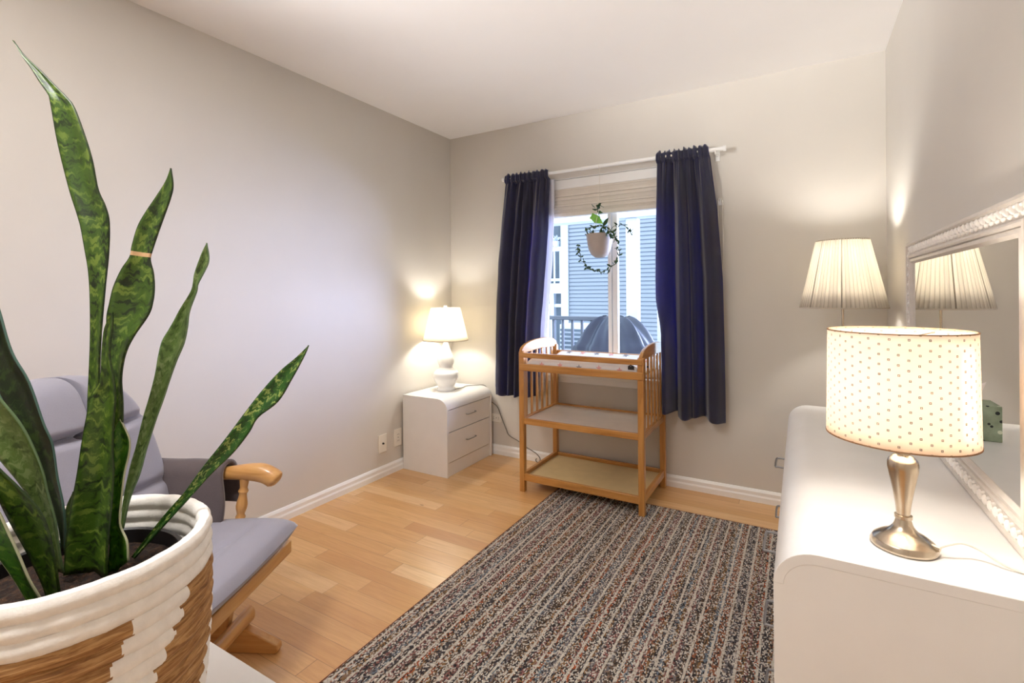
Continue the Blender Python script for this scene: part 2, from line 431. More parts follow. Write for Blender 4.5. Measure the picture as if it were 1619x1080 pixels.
def thing(name, loc, label, cat, group=None, rot=0):
    o = bpy.data.objects.new(name, None); COL.objects.link(o); o.empty_display_size = .1
    o.location = loc; o.rotation_euler = (0, 0, rot)
    o.matrix_basis = Matrix.Translation(Vector(loc)) @ Matrix.Rotation(rot, 4, 'Z')
    o['label'] = label; o['category'] = cat
    if group: o['group'] = group
    return o
def tag(o, label, cat, group=None):
    o['label'] = label; o['category'] = cat
    if group: o['group'] = group
    return o
def struct(o): o['kind'] = 'structure'; return o
def catmull(pts, n):
    pts = [Vector(p) for p in pts]; P = [pts[0]*2-pts[1]]+pts+[pts[-1]*2-pts[-2]]; out = []
    for i in range(1, len(P)-2):
        for k in range(n):
            t = k/n; a, b, c, d = P[i-1], P[i], P[i+1], P[i+2]
            out.append(.5*((2*b)+(-a+c)*t+(2*a-5*b+4*c-d)*t*t+(-a+3*b-3*c+d)*t**3))
    out.append(pts[-1]); return out
def light(name, typ, loc, power, color=(1, .93, .82), **kw):
    l = bpy.data.lights.new(name, typ); l.energy = power; l.color = color
    for k, v in kw.items(): setattr(l, k, v)
    o = bpy.data.objects.new(name, l); COL.objects.link(o); o.location = loc; return o
# ------------------------------------------------------------------ camera
CX, CY, CZ = 2.40442, -3.16103, 1.20921
yaw, rol, FPX = .528208, -.0080187, 781.578
cam = bpy.data.cameras.new('camera'); co = bpy.data.objects.new('camera', cam); COL.objects.link(co); S.camera = co
fw = Vector((-sin(yaw), cos(yaw), 0)); r0 = Vector((cos(yaw), sin(yaw), 0)); u0 = Vector((0, 0, 1))
rt = r0*cos(rol)+u0*sin(rol); up = u0*cos(rol)-r0*sin(rol)
mw = Matrix((( rt.x, up.x, -fw.x, CX), (rt.y, up.y, -fw.y, CY), (rt.z, up.z, -fw.z, CZ), (0, 0, 0, 1)))
co.matrix_world = mw
cam.sensor_fit = 'HORIZONTAL'; cam.sensor_width = 36; cam.lens = FPX/1619*36
cam.shift_y = -76.241/1619; cam.clip_start = .02

# ------------------------------------------------------------------ the setting
RW, RH, RB = 2.7893, 2.44, -4.3
struct(MB().box((-.1, RB-.1, -.06), (RW+.1, .14, 0)).build('floor', M['floor']))
struct(MB().box((-.1, RB-.1, RH), (RW+.1, .14, RH+.1)).build('ceiling', M['ceiling']))
struct(MB().box((-.1, RB-.1, 0), (0, .14, RH)).build('wall_left', M['wall']))
struct(MB().box((RW, RB-.1, 0), (RW+.1, .14, RH)).build('wall_right', M['wall']))
struct(MB().box((0, RB-.1, 0), (RW, RB, RH)).build('wall_rear', M['wall']))
WX0, WX1, WZ0, WZ1 = .76, 1.86, .655, 2.005
b = MB()
b.box((0, 0, 0), (WX0, .14, RH)).box((WX1, 0, 0), (RW, .14, RH)).box((WX0, 0, 0), (WX1, .14, WZ0)).box((WX0, 0, WZ1), (WX1, .14, RH))
struct(b.build('wall_back', M['wall']))

def baseboard(name, run, axis, sgn):
    a, c = run
    prof = [(0, 0), (.016, 0), (.016, .030), (.012, .040), (.012, .058), (.006, .070), (0, .072)]
    if axis == 'x': poly = [(sgn*p, q) for p, q in prof]; m = MB().prism(poly, 'x', a, c)
    else: m = MB().prism([(OFF+sgn*p, q) for p, q in prof], 'y', a, c)
    return struct(m.build(name, M['trim'], smooth=False))
OFF = 0; baseboard('baseboard_back', (0, RW), 'x', -1)
OFF = 0; baseboard('baseboard_left', (RB, 0), 'y', 1)
OFF = RW; baseboard('baseboard_right', (RB, 0), 'y', -1)

# window_1: frame, mullion, panes, sill
wn = bpy.data.objects.new('window_1', None); COL.objects.link(wn); wn.location = (1.31, .085, WZ0); wn.matrix_basis = Matrix.Translation((1.31, .085, WZ0)); wn['kind'] = 'structure'
f = MB()
f.box((WX0, .06, WZ0), (WX0+.045, .125, WZ1)).box((WX1-.045, .06, WZ0), (WX1, .125, WZ1)).box((WX0, .06, WZ1-.045), (WX1, .125, WZ1)).box((WX0, .06, WZ0), (WX1, .125, WZ0+.06))
f.build('window_frame', M['trim'], wn, world=True, bevel=.003)
MB().box((1.276, .066, WZ0+.06), (1.300, .118, WZ1-.045)).box((1.304, .078, WZ0+.06), (1.340, .112, WZ1-.045)).build('mullion', M['trim'], wn, world=True, bevel=.002)
MB().box((WX0+.045, .094, WZ0+.06), (1.290, .098, WZ1-.045)).build('window_pane', M['glass'], wn, world=True)
MB().box((1.310, .100, WZ0+.06), (WX1-.045, .104, WZ1-.045)).build('window_pane', M['glass'], wn, world=True)
MB().box((WX0-.05, -.035, .628), (WX1+.05, .062, WZ0)).box((WX0-.03, -.014, .588), (WX1+.03, 0, .628)).build('window_sill', M['trim'], wn, world=True, bevel=.004)
MB().box((WX0-.001, 0, WZ0), (WX0+.004, .06, WZ1)).box((WX1-.004, 0, WZ0), (WX1+.001, .06, WZ1)).box((WX0, 0, WZ1-.004), (WX1, .06, WZ1+.001)).build('window_jamb', M['trim'], wn, world=True)

# ------------------------------------------------------------------ window dressing
bl = thing('window_blind', (1.31, .03, 1.745), 'cream slatted blind pulled up tight in the top of the window', 'blind')
MB().box((WX0+.01, .006, 1.935), (WX1-.01, .058, 2.0)).build('headrail', M['rodwhite'], bl, world=True, bevel=.004)
s = MB(); z = 1.7695; k = 0
while z < 1.934:
    dy = .0022*sin(k*2.3); hh = .0080 if k % 4 else .0070
    s.box((WX0+.015, .010+dy, z), (WX1-.015, .054+dy, z+hh)); z += .0086; k += 1
s.build('slat_stack', M['blind'], bl, world=True, smooth=False)
MB().box((WX0+.015, .006, 1.742), (WX1-.015, .058, 1.769)).build('bottom_rail', M['blind'], bl, world=True, bevel=.004)
# pull cord looped on a hook beside the right curtain
pc = thing('blind_cord', (2.0, -.008, 1.70), 'white pull cord hanging in a loop on the wall behind the dark right curtain', 'cord')
MB().tube(catmull([(1.985, -.012, 1.752), (1.996, -.014, 1.765), (2.006, -.014, 1.752), (2.010, -.012, 1.70), (2.011, -.010, 1.55), (2.012, -.010, 1.42), (2.008, -.010, 1.355), (1.998, -.010, 1.335), (1.988, -.010, 1.352), (1.986, -.010, 1.45), (1.987, -.010, 1.62), (1.985, -.012, 1.752)], 5), .0032, 6).build('cord', M['whitecord'], pc, world=True)
MB().box((1.985, -.012, 1.722), (2.013, 0, 1.748)).tube([(2.0, -.004, 1.74), (2.0, -.028, 1.742), (2.0, -.030, 1.756)], .004, 6).build('hook', M['rodwhite'], pc, world=True)

ry, rz = -.085, 2.034
rod = thing('curtain_rod', (1.29, ry, rz), 'slim white curtain rod running across above the window', 'curtain rod')
MB().tube([(.575, ry, rz), (1.2, ry, rz)], .0105, 14).tube([(1.15, ry, rz), (2.005, ry, rz)], .0125, 14).build('rod', M['rodwhite'], rod, world=True)
for xe, d in ((.575, -1), (2.005, 1)):
    MB().tube([(xe, ry, rz), (xe+d*.02, ry, rz), (xe+d*.021, ry, rz), (xe+d*.036, ry, rz)], [.0125, .0125, .016, .016], 14).build('end_cap', M['rodwhite'], rod, world=True)
for xb in (.592, 1.985):
    MB().box((xb-.012, -.006, rz-.05), (xb+.012, 0, rz+.03)).box((xb-.006, ry-.004, rz-.024), (xb+.006, -.003, rz-.014)).tube([(xb, ry+.0, rz-.02), (xb, ry-.012, rz-.016), (xb, ry-.015, rz-.004)], .004, 6).build('bracket', M['rodwhite'], rod, world=True)

def lerp(tab, z):
    for (z0, a0), (z1, a1) in zip(tab, tab[1:]):
        if z0 >= z >= z1: t = (z0-z)/(z0-z1); return a0+(a1-a0)*t
    return tab[0][1] if z > tab[0][0] else tab[-1][1]
def curtain(name, label, LT, RT, folds, zb, seed, lin=None, push=False):
    """LT/RT: (z, x) tables of the two edges; folds: (centre 0..1, width, depth) of the big folds"""
    rnd = random.Random(seed)
    ph = [rnd.uniform(0, 6.28) for _ in range(8)]
    zt = 2.066
    cx = (LT[0][1]+RT[0][1])/2
    t = thing(name, (cx, -.085, zb(.5)), label, 'curtain', 'navy curtains at the window')
    def fn(u, w):
        z = zt - (zt-zb(u))*w
        x0, x1 = lerp(LT, z), lerp(RT, z)
        g = max(0.0, min(1.0, (z-1.55)/.48)); g = g*g            # gathered near the rod
        x = x0+(x1-x0)*u + g*.004*sin(u*70+ph[0])
        big = sum(d*exp(-abs((u-c)/wd)**2.6) for c, wd, d in folds)
        big += .006*sin(u*19+ph[1]+z*.6)+.004*sin(u*43+ph[5]+z*1.1)*min(1, g+.3)
        if push:
            q = max(0.0, min(1.0, (1.20-z)/.26)); q = q*q*(3-2*q)*exp(-(u/.17)**2); x += .056*q; big += .115*q
        y = -.066 - big*(1-g*.72) - g*(.010*sin(u*64+ph[2])+.005*sin(u*101+ph[3]))
        dz = z-rz
        if abs(dz) < .03:                                         # pocket round the rod
            y = -.085 - (.0165 + .004*sin(u*64+ph[2]))*(1 if True else 0)*sqrt(max(0.05, 1-(dz/.034)**2)) - .003*sin(u*120)
        elif dz >= .03: y = -.085 - .006*sin(u*64+ph[2]) - .004*sin(u*130)
        if abs(z-(zb(u)+.068)) < .006: y -= .0025                  # hem seam
        y -= .0015*sin(z*23+u*9)
        if dz > .02: z += .006*sin(u*64+ph[4])+.004*sin(u*37)
        return (x, min(y, -.018), z)
    MB().grid(fn, 150, 120).build('panel', M['curtain'], t, world=True, solid=.0025)
    if lin:
        def fl(u, w):
            z = 2.0-(2.0-zb(.9)-.02)*w; a = lerp(lin[0], z); c = lerp(lin[1], z)
            return (a+(c-a)*u, -.040+.006*sin(u*9+z*2), z)
        MB().grid(fl, 10, 40).build('lining', M['lining'], t, world=True, solid=.0015)['label'] = 'white lining showing past the inner edge'
    return t
curtain('curtain', 'navy curtain hanging on the window side nearest the white gourd lamp',
        [(2.07, .566), (2.02, .560), (1.67, .528), (1.43, .502), (1.04, .480), (.58, .470), (.4, .470)],
        [(2.07, .908), (1.99, .908), (1.64, .900), (1.33, .872), (.97, .836), (.5, .812), (.4, .812)],
        [(.09, .11, .058), (.345, .05, .052), (.50, .045, .050), (.83, .16, .060), (.23, .04, -.020), (.635, .04, -.020)],
        lambda u: .468+.028*max(0, (u-.35))+.006*sin(u*22), 3,
        ([(2.1, .85), (1.7, .85), (1.3, .83), (.9, .79), (.4, .76)], [(2.1, .934), (1.7, .927), (1.4, .912), (1.2, .893), (.88, .862), (.4, .83)]))
curtain('curtain', 'navy curtain on the window side nearest the tall pleated lamp',
        [(2.07, 1.648), (1.3, 1.632), (.4, 1.638)],
        [(2.07, 1.948), (2.0, 1.955), (1.69, 1.990), (1.29, 2.017), (.85, 2.024), (.4, 2.027)],
        [(.12, .13, .034), (.43, .085, .070), (.60, .055, .044), (.86, .12, .066), (.28, .04, -.022), (.725, .045, -.024), (.525, .02, -.010)],
        lambda u: (.486 if u < .30 else .450+.022*exp(-((u-.66)/.12)**2)), 5, push=True)

# hanging planter
hp = thing('hanging_planter', (1.278, -.085, 1.435), 'pale stoneware pot with trailing vine hung from the curtain rod', 'hanging plant')
px, py, pz = 1.278, -.093, 1.435
prof = [(.003, 0), (.03, .003), (.055, .022), (.071, .055), (.080, .095), (.085, .135), (.087, .155), (.080, .155), (.078, .130), (.06, .10), (.003, .095)]
MB().lathe(prof, (px, py, pz), 40).build('pot', M['pot'], hp, world=True)
h = MB(); top = Vector((px, py, 1.76))
for k in range(3):
    a = 2*pi*k/3+.5; h.tube([(px+.083*cos(a), py+.083*sin(a), pz+.15), (px+.055*cos(a), py+.055*sin(a), 1.67), top], .0016, 5)
h.tube([top, (px, ry-.002, 1.9), (px, ry-.002, rz-.02), (px-.002, ry-.016, rz), (px, ry, rz+.0145), (px+.002, ry+.014, rz)], .0016, 5)
h.build('hanger', M['whitecord'], hp, world=True)
rnd = random.Random(11)
def vleaf(mb, p, d, ln, wd):
    p = Vector(p); d = Vector(d).normalized(); a = Vector((rnd.uniform(-1,1), rnd.uniform(-1,1), rnd.uniform(-1,1))); sd = d.cross(a).normalized(); n = sd.cross(d)
    pts = []
    for t, w in ((0, .05), (.2, .75), (.45, 1), (.75, .6), (1, .02)):
        c = p+d*(ln*t)-n*(ln*.18*t*t); pts += [c-sd*(wd*w)+n*.002, c-n*.001, c+sd*(wd*w)+n*.002]
    mb.add(pts, [(3*i+j, 3*i+j+1, 3*i+j+4, 3*i+j+3) for i in range(4) for j in range(2)])
# the vine: a loop round the pot plus shoots up the hanger
loop = []
for k in range(44):
    a = radians(128 - 316*k/43)
    rx, rzz = .130, .150
    loop.append(Vector((px+.022+rx*cos(a)*(1+.06*sin(k*1.7)), py-.075-.03*sin(a*1.3), pz+.058+rzz*sin(a)*(.95 if sin(a) > 0 else 1.0)+.006*sin(k*2.1))))
loop = [p for p in loop if not (p.z > pz+.20)]
v = MB().tube(loop, .0024, 6)
start = Vector((px-.03, py, pz+.14)); v.tube([start, start+Vector((-.03, -.03, .05)), loop[0]], .0024, 6)
shoot = [Vector((px+.02, py, pz+.12)), Vector((px+.03, py-.01, pz+.2)), Vector((px+.006, py-.008, pz+.26)), Vector((px-.01, py-.006, pz+.31)), Vector((px+.005, py-.004, pz+.34))]
v.tube(catmull(shoot, 6), .0022, 6)
sh2 = [Vector((px+.04, py, pz+.12)), Vector((px+.10, py-.03, pz+.19)), Vector((px+.16, py-.03, pz+.20)), Vector((px+.205, py-.03, pz+.165)), Vector((px+.215, py-.03, pz+.14))]
v.tube(catmull(sh2, 6), .0018, 6)
v.build('vine_stem', M['stem'], hp, world=True)
lv = MB()
for i, p in enumerate(loop):
    for q in range(2): vleaf(lv, p, (rnd.uniform(-1, 1), rnd.uniform(-.9, .2), rnd.uniform(-.8, .8)), rnd.uniform(.018, .034), rnd.uniform(.005, .009))
for i in range(26): vleaf(lv, (px+rnd.uniform(-.075, .075), py+rnd.uniform(-.07, .07), pz+.14), (rnd.uniform(-1, 1), rnd.uniform(-1, 1), rnd.uniform(.2, 1)), rnd.uniform(.03, .06), rnd.uniform(.008, .013))
for i in range(8): vleaf(lv, (px+.085+rnd.uniform(-.02, .02), py-.05, pz+.14+rnd.uniform(-.02, .02)), (rnd.uniform(-.2, 1), rnd.uniform(-1, 0), rnd.uniform(-1, .3)), .035, .010)
for i in range(9): vleaf(lv, shoot[3]+Vector((rnd.uniform(-.02, .015), 0, rnd.uniform(-.012, .03))), (rnd.uniform(-1, 1), rnd.uniform(-1, 0), rnd.uniform(-.6, .6)), rnd.uniform(.03, .045), rnd.uniform(.010, .014))
for p in catmull(sh2, 4)[5:]: vleaf(lv, p, (rnd.uniform(-.5, 1), -.5, rnd.uniform(-1, .8)), .032, .006)
vleaf(lv, (px+.035, py-.03, pz+.2), (.55, 0, .8), .065, .012)
lv.build('vine_foliage', M['vine'], hp, world=True, recalc=False)
lb = MB(); c0 = Vector((px-.045, py-.03, pz+.275)); c1 = Vector((px+.04, py-.04, pz+.215))
for k in range(1): 
    d = (c1-c0); pts = []
    for t, w in ((0, .02), (.2, .02), (.45, .026), (.75, .015), (1, .001)):
        c = c0+d*t; n = Vector((.55, 0, .83)); pts += [c-n*w+Vector((0, -.006, 0)), c, c+n*w+Vector((0, -.006, 0))]
    lb.add(pts, [(3*i+j, 3*i+j+1, 3*i+j+4, 3*i+j+3) for i in range(4) for j in range(2)])
lb.build('big_leaf', M['vine_bright'], hp, world=True, recalc=False)['label'] = 'single bright green leaf'
MB().lathe([(.001, .118), (.078, .118)], (px, py, pz), 24).build('soil', M['soil'], hp, world=True)

# ------------------------------------------------------------------ waterfall-front laminate units
def wf_profile(dep, h, rad, lip):
    """side outline (x forward, z up) with the rounded top-front edge"""
    p = [(-dep/2, 0), (dep/2, 0), (dep/2, lip)]
    for k in range(1, 11):
        a = pi/2*k/10; p.append((dep/2-rad+rad*cos(a), lip+(h-lip)*sin(a)))
    p.append((-dep/2, h)); return p
def handle(parent, p, y0, ln, off=.020, r=.0035, name='handle'):
    x, z = p
    MB().tube(catmull([(x, y0-ln/2, z), (x+off*.8, y0-ln/2, z), (x+off, y0-ln/2+.012, z-.002), (x+off, y0+ln/2-.012, z-.002), (x+off*.8, y0+ln/2, z), (x, y0+ln/2, z)], 4), r, 8).build(name, M['handle'], parent)
def waterfall(t, dep, wid, h, rad, lip, cols, rows, plinth, hl, hr=.0035, hoff=.020):
    """t: root with local x facing forward, y along the width; rows: drawer bottoms and tops"""
    th = .018; x1 = dep/2
    P = wf_profile(dep-.001, h-.0015, rad, lip)
    for s_ in (-1, 1):
        y = s_*(wid/2-th/2); MB().prism(P, 'y', y-th/2, y+th/2).build('side_panel', M['laminate'], t, bevel=.0015)
    # wrapped top, from the back over the curve to the lip
    outer = [(-dep/2, h)]+[(x1-rad+rad*sin(pi/2*k/10), lip+(h-lip)*cos(pi/2*k/10)) for k in range(11)]
    inner = [(x1-rad+(rad-.018)*sin(pi/2*k/10), lip+(h-lip-.02)*cos(pi/2*k/10)) for k in range(10, -1, -1)]+[(-dep/2, h-.02)]
    MB().prism(outer+inner, 'y', -wid/2-.0005, wid/2+.0005).build('top', M['laminate'], t, bevel=.001)
    MB().box((-dep/2, -wid/2+th, .01), (-dep/2+.006, wid/2-th, h-.02)).box((-dep/2+.006, -wid/2+th, plinth), (x1-.03, wid/2-th, lip)).build('carcass', M['laminate'], t)
    MB().box((-dep/2+.02, -wid/2+th, 0), (x1-.010, wid/2-th, plinth-.003)).build('plinth', M['laminate'], t, bevel=.001)
    cw = (wid-2*th)/cols
    for c in range(cols):
        for z0, z1 in rows:
            y0 = -wid/2+th+c*cw+.003; y1 = y0+cw-.006
            d = MB().box((x1-.026, y0, z0+.0012), (x1-.005, y1, z1-.0012)).build('drawer', M['laminate'], t, bevel=.0015)
            handle(d, (x1-.006, (z0+z1)/2+.010), (y0+y1)/2, hl, hoff, hr)

ns = thing('nightstand', (.2105, -.3155, 0), 'white laminate nightstand standing in the corner under the gourd lamp', 'nightstand')
waterfall(ns, .385, .541, .513, .085, .444, 1, [(.292, .440), (.092, .290)], .092, .105, .0028, .016)
bs = thing('nightstand', (1.51, -2.825, 0), 'white laminate bedside cabinet carrying the woven plant basket', 'nightstand', rot=-pi/2)
waterfall(bs, .43, .541, .513, .085, .444, 1, [(.292, .440), (.092, .290)], .092, .105, .0028, .016)
DR0, DR1, DH = -2.088, -.700, .720
dz0 = .0085
dr = thing('dresser', (2.5625, (DR0+DR1)/2, dz0), 'long white laminate dresser along the right wall below the mirror', 'dresser', rot=pi)
waterfall(dr, .415, DR1-DR0, DH-dz0, .075, .650-dz0, 2, [(.455, .640), (.272, .455), (.088, .272)], .088, .11, .0035, .040)

# ------------------------------------------------------------------ gourd lamp
gx, gy, gz = .178, -.305, .5132
gl = thing('table_lamp', (gx, gy, gz), 'white gourd shaped ceramic lamp with ivory shade, in the corner', 'lamp')
def sm(prof, n=6): return [(max(p.x, .0005), p.z) for p in catmull([(r, 0, z) for r, z in prof], n)]
MB().lathe([(.066, 0), (.067, .004), (.0665, .012)]+sm([(.062, .014), (.0600, .026), (.064, .038), (.078, .060), (.0895, .085), (.0925, .106), (.0880, .126), (.073, .144), (.054, .156), (.0475, .164), (.050, .176), (.057, .195), (.0595, .213), (.056, .235), (.046, .262), (.031, .297), (.0205, .328), (.0165, .347)])+[(.0165, .352), (.001, .352)], (gx, gy, gz), 48).build('base', M['ceramic'], gl, world=True)
MB().tube([(gx, gy, gz+.35), (gx, gy, gz+.42)], .008, 10).build('stem', M['nickel'], gl, world=True)
SB, ST = .872, 1.108
def shade_mesh(c, rb, rt, zb, zt, n=64, rmod=None, seg=8, uv=False):
    return MB().lathe([(rb+(rt-rb)*k/seg, zb+(zt-zb)*k/seg) for k in range(seg+1)], (c[0], c[1], 0), n, cap=False, rmod=rmod, uv=uv)
def ringband(c, r, z, h=.006): return MB().lathe([(r-.0012, z), (r+.0016, z), (r+.0016, z+h), (r-.0012, z+h), (r-.0012, z)], (c[0], c[1], 0), 64, cap=False)
shade_mesh((gx, gy), .163, .105, SB, ST).build('shade', M['shade_plain'], gl, world=True, solid=.0015)
ringband((gx, gy), .163, SB, .004).build('shade_rim', M['shadeband'], gl, world=True)
sp = MB()
for k in range(3):
    a = 2*pi*k/3+.4; sp.tube([(gx, gy, ST-.012), (gx+.104*cos(a), gy+.104*sin(a), ST-.003)], .002, 6)
sp.tube(catmull([(gx+.012, gy, gz+.40), (gx+.05, gy, gz+.47), (gx+.045, gy, gz+.55), (gx, gy, ST-.012)], 5), .002, 6).tube(catmull([(gx-.012, gy, gz+.40), (gx-.05, gy, gz+.47), (gx-.045, gy, gz+.55), (gx, gy, ST-.012)], 5), .002, 6)
sp.build('harp', M['nickel'], gl, world=True)
MB().lathe([(.001, 0), (.012, 0), (.013, .003), (.013, .022), (.001, .024)], (gx, gy, ST-.006), 20).build('finial', M['ceramic'], gl, world=True)
MB().tube(catmull([(gx+.060, gy+.02, gz+.006), (gx+.075, gy+.10, gz+.006), (gx+.06, gy+.17, gz+.005), (gx+.11, gy+.225, gz+.005), (gx+.155, gy+.258, gz+.004), (gx+.17, gy+.285, gz-.03), (gx+.175, gy+.289, gz-.12)], 6), .0028, 6).build('cord', M['cord'], gl, world=True)

# cable from the nightstand to the skirting
cb = thing('cable', (.6, -.015, .04), 'thin grey cable hanging down the back wall to a curl behind the changing table', 'cable')
MB().tube(catmull([(.36, -.013, .398), (.40, -.013, .380), (.435, -.013, .354), (.468, -.013, .282), (.506, -.013, .202), (.533, -.014, .158), (.613, -.018, .128), (.686, -.026, .096), (.735, -.030, .078), (.776, -.033, .060), (.800, -.034, .032), (.794, -.036, .010), (.776, -.036, .006), (.766, -.036, .018), (.772, -.036, .030)], 6), .0034, 6).build('wire', M['cord'], cb, world=True)

# wall plates
def wallplate(loc, rot, label, kind, w=.072, h=.118):
    t = thing('wall_plate' if kind == 'coax' else 'wall_outlet', loc, label, 'wall plate' if kind == 'coax' else 'outlet', None if kind == 'coax' else 'wall outlets by the corner', rot=rot)
    MB().box((0, -w/2, -h/2), (.006, w/2, h/2)).build('cover', M['plate'], t, bevel=.002)
    if kind == 'coax':
        MB().tube([(.006, 0, 0), (.011, 0, 0)], .0065, 6).tube([(.011, 0, 0), (.016, 0, 0)], .005, 10).build('connector', M['dark'], t)
    else:
        e = MB(); d = MB()
        hz = w > h
        for q in (-.021, .021):
            c = (q, 0) if hz else (0, q)
            e.box((.006, c[0]-.0155, c[1]-.0135), (.0085, c[0]+.0155, c[1]+.0135))
            for a in (-.006, .006):
                if hz: d.box((.0085, c[0]-.004, c[1]+a-.001), (.0092, c[0]+.004, c[1]+a+.001))
                else: d.box((.0085, c[0]+a-.001, c[1]-.004), (.0092, c[0]+a+.001, c[1]+.004))
        d.tube([(.006, 0, 0), (.0075, 0, 0)], .003, 8)
        e.build('receptacle', M['plate'], t, bevel=.002); d.build('slots', M['dark'], t)
    return t
wallplate((0, -.765, .220), 0, 'ivory plate with a single small jack low on the left wall', 'coax')
wallplate((0, -.622, .225), 0, 'ivory upright outlet low on the left wall right beside the corner nightstand', 'outlet')
wallplate((.418, 0, .271), -pi/2, 'ivory outlet lying sideways on the back wall beside the corner nightstand', 'outlet', .086, .060)

# ------------------------------------------------------------------ rug
rg = thing('rug', (1.87, -1.5, 0), 'multicoloured striped woven rug on the oak floor', 'rug')
MB().box((1.112, -2.55, .0005), (2.44, -.355, .008)).build('pile', M['rug'], rg, world=True)
e = MB()
for a, c in (((1.110, -2.55), (1.110, -.355)), ((2.44, -2.55), (2.44, -.355)), ((1.110, -.355), (2.44, -.355)), ((1.110, -2.55), (2.44, -2.55))): e.tube([(*a, .0045), (*c, .0045)], .0042, 6)
e.build('binding', M['rugedge'], rg, world=True)

# ------------------------------------------------------------------ changing table
ct = thing('changing_table', (1.295, -.28, 0), 'honey oak baby changing table with two open shelves under the window', 'changing table')
TX0, TX1, TY0, TY1 = .914, 1.678, -.533, -.030
LW = .033
for x in (TX0, TX1-LW):
    for y, zt, z0 in ((TY0, .858, .0085 if x > 1 else 0), (TY1-LW, .858, 0)):
        MB().prism([(y, z0), (y+LW, z0), (y+LW, zt-.01), (y+LW*.5, zt), (y, zt-.006)], 'x', x, x+LW).build('leg', M['oak_z'], ct, world=True, bevel=.003)
def rail(name, a, c, mat): return MB().box(a, c).build(name, M[mat], ct, world=True, bevel=.0025)
for z0, z1 in ((.818, .848), (.738, .780)): rail('guard_rail', (TX0+.004, TY0-.006, z0), (TX1-.004, TY0+.014, z1), 'oak_x')
rail('guard_rail', (TX0+LW, TY1-.018, .780), (TX1-LW, TY1-.002, .815), 'oak_x')
for z0, z1, nm in ((.412, .448, 'mid'), (.068, .110, 'low')):
    rail('shelf_rail', (TX0+LW*.6, TY0+.004, z0), (TX1-LW*.6, TY0+.024, z1), 'oak_x')
    rail('shelf_rail', (TX0+LW*.6, TY1-.024, z0), (TX1-LW*.6, TY1-.006, z1), 'oak_x')
    for x in (TX0+.006, TX1-.026): rail('shelf_rail', (x, TY0+LW, z0), (x+.020, TY1-LW, z1), 'oak_y')
    zz = z1-.010 if nm == 'mid' else z1-.022
    MB().box((TX0+.024, TY0+.022, zz-.010), (TX1-.024, TY1-.022, zz)).build('shelf', M['shelfmid' if nm == 'mid' else 'shelfboard'], ct, world=True)
MB().box((TX0+.03, TY0+.012, .742), (TX1-.03, TY1-.018, .756)).build('top_board', M['shelfboard'], ct, world=True)
for x in (TX0+.004, TX1-.024):
    y0, y1 = TY0+.001, TY1-.001
    arch = [(y0, .846)]+[(y0+(y1-y0)*k/20, .846+.070*(sin(pi*min(1, .16+.84*(k/20)))**.55 if k < 20 else 0)) for k in range(0, 20)]+[(y1, .87), (y1, .835)]
    arch = [(y0, .838), (y0, .866), (y0+.02, .882), (y0+.06, .897), (y0+.12, .908), (y0+.20, .915), (y0+.30, .916), (y0+.38, .911), (y0+.44, .901), (y0+.485, .882), (y1, .862), (y1, .835), (y1-.06, .842), (y0+.25, .850), (y0+.06, .842)]
    MB().prism(arch, 'x', x, x+.020).build('end_crest', M['oak_y'], ct, world=True, bevel=.004)
    n = 6
    for k in range(n):
        yy = TY0+LW+(TY1-TY0-2*LW)*(k+.5+ (0))/n
        MB().box((x+.005, yy-.010, .440), (x+.015, yy+.010, .848)).build('slat', M['oak_z'], ct, world=True, bevel=.002)
MB().tube([(TX1-.004, TY0+.085, .800), (TX1+.004, TY0+.085, .800)], .0045, 10).build('bolt', M['dark'], ct, world=True)

pad = thing('changing_pad', (1.295, -.28, .757), 'white star printed changing pad lying on the changing table top', 'changing pad')
X0, X1, Y0, Y1 = TX0+.045, TX1-.045, TY0+.027, TY1-.022
def padtop(u, w):
    x = X0+(X1-X0)*u; y = Y0+(Y1-Y0)*w
    a = abs(2*w-1); z = .775+.046*a**2.2
    ed = min(u, 1-u); z -= .020*exp(-(ed/.025)**2)
    if a > .9: z -= .020*((a-.9)/.1)**2
    return (x, y, z+.0015*mnoise.noise((x*14, y*14, 0)))
m = MB().grid(padtop, 40, 30)
nb = len(m.v)
def side(u, w, f): p = padtop(*f(u)); return (p[0], p[1], .757+(p[2]-.757)*w)
for f in (lambda u: (u, 0), lambda u: (u, 1), lambda u: (0, u), lambda u: (1, u)): m.grid(lambda u, w, f=f: side(u, w, f), 40, 4)
def star(mb, c, ex, ey, r, n, mi):
    c, ex, ey, n = Vector(c), Vector(ex), Vector(ey), Vector(n); vs = [c+n*.0012]
    for k in range(10):
        a = pi/2+k*pi/5; q = r if k % 2 == 0 else r*.42; vs.append(c+ex*(q*cos(a))+ey*(q*sin(a))+n*.0012)
    mb.add(vs, [(0, k, k % 10+1) for k in range(1, 11)], mi)
st = m
import itertools
rr = random.Random(4)
for i, j in itertools.product(range(7), range(6)):
    u = .07+.145*i+(.07 if j % 2 else 0)
    if u > .95: continue
    w = (.06, .25, .42, .6, .78, .93)[j]
    p = Vector(padtop(u, w)); a = Vector(padtop(u+.01, w))-p; c2 = Vector(padtop(u, w+.01))-p
    n = a.cross(c2).normalized(); a.normalize(); c2 = n.cross(a)
    an = rr.uniform(-.5, .5); ex = a*cos(an)+c2*sin(an); ey = c2*cos(an)-a*sin(an)
    star(st, p, ex, ey, .024, n, 1 if (i+j) % 2 else 2)
for i in range(6):
    star(st, (X0+.10+.12*i, Y0-.0005, .778+.004*(i % 2)), (1, 0, 0), (0, 0, 1), .019, (0, -1, 0), (2, 2, 1, 2, 2, 1)[i])
m.build('pad_body', [M['padcover'], M['stargrey'], M['starpink']], pad, world=True, recalc=False)
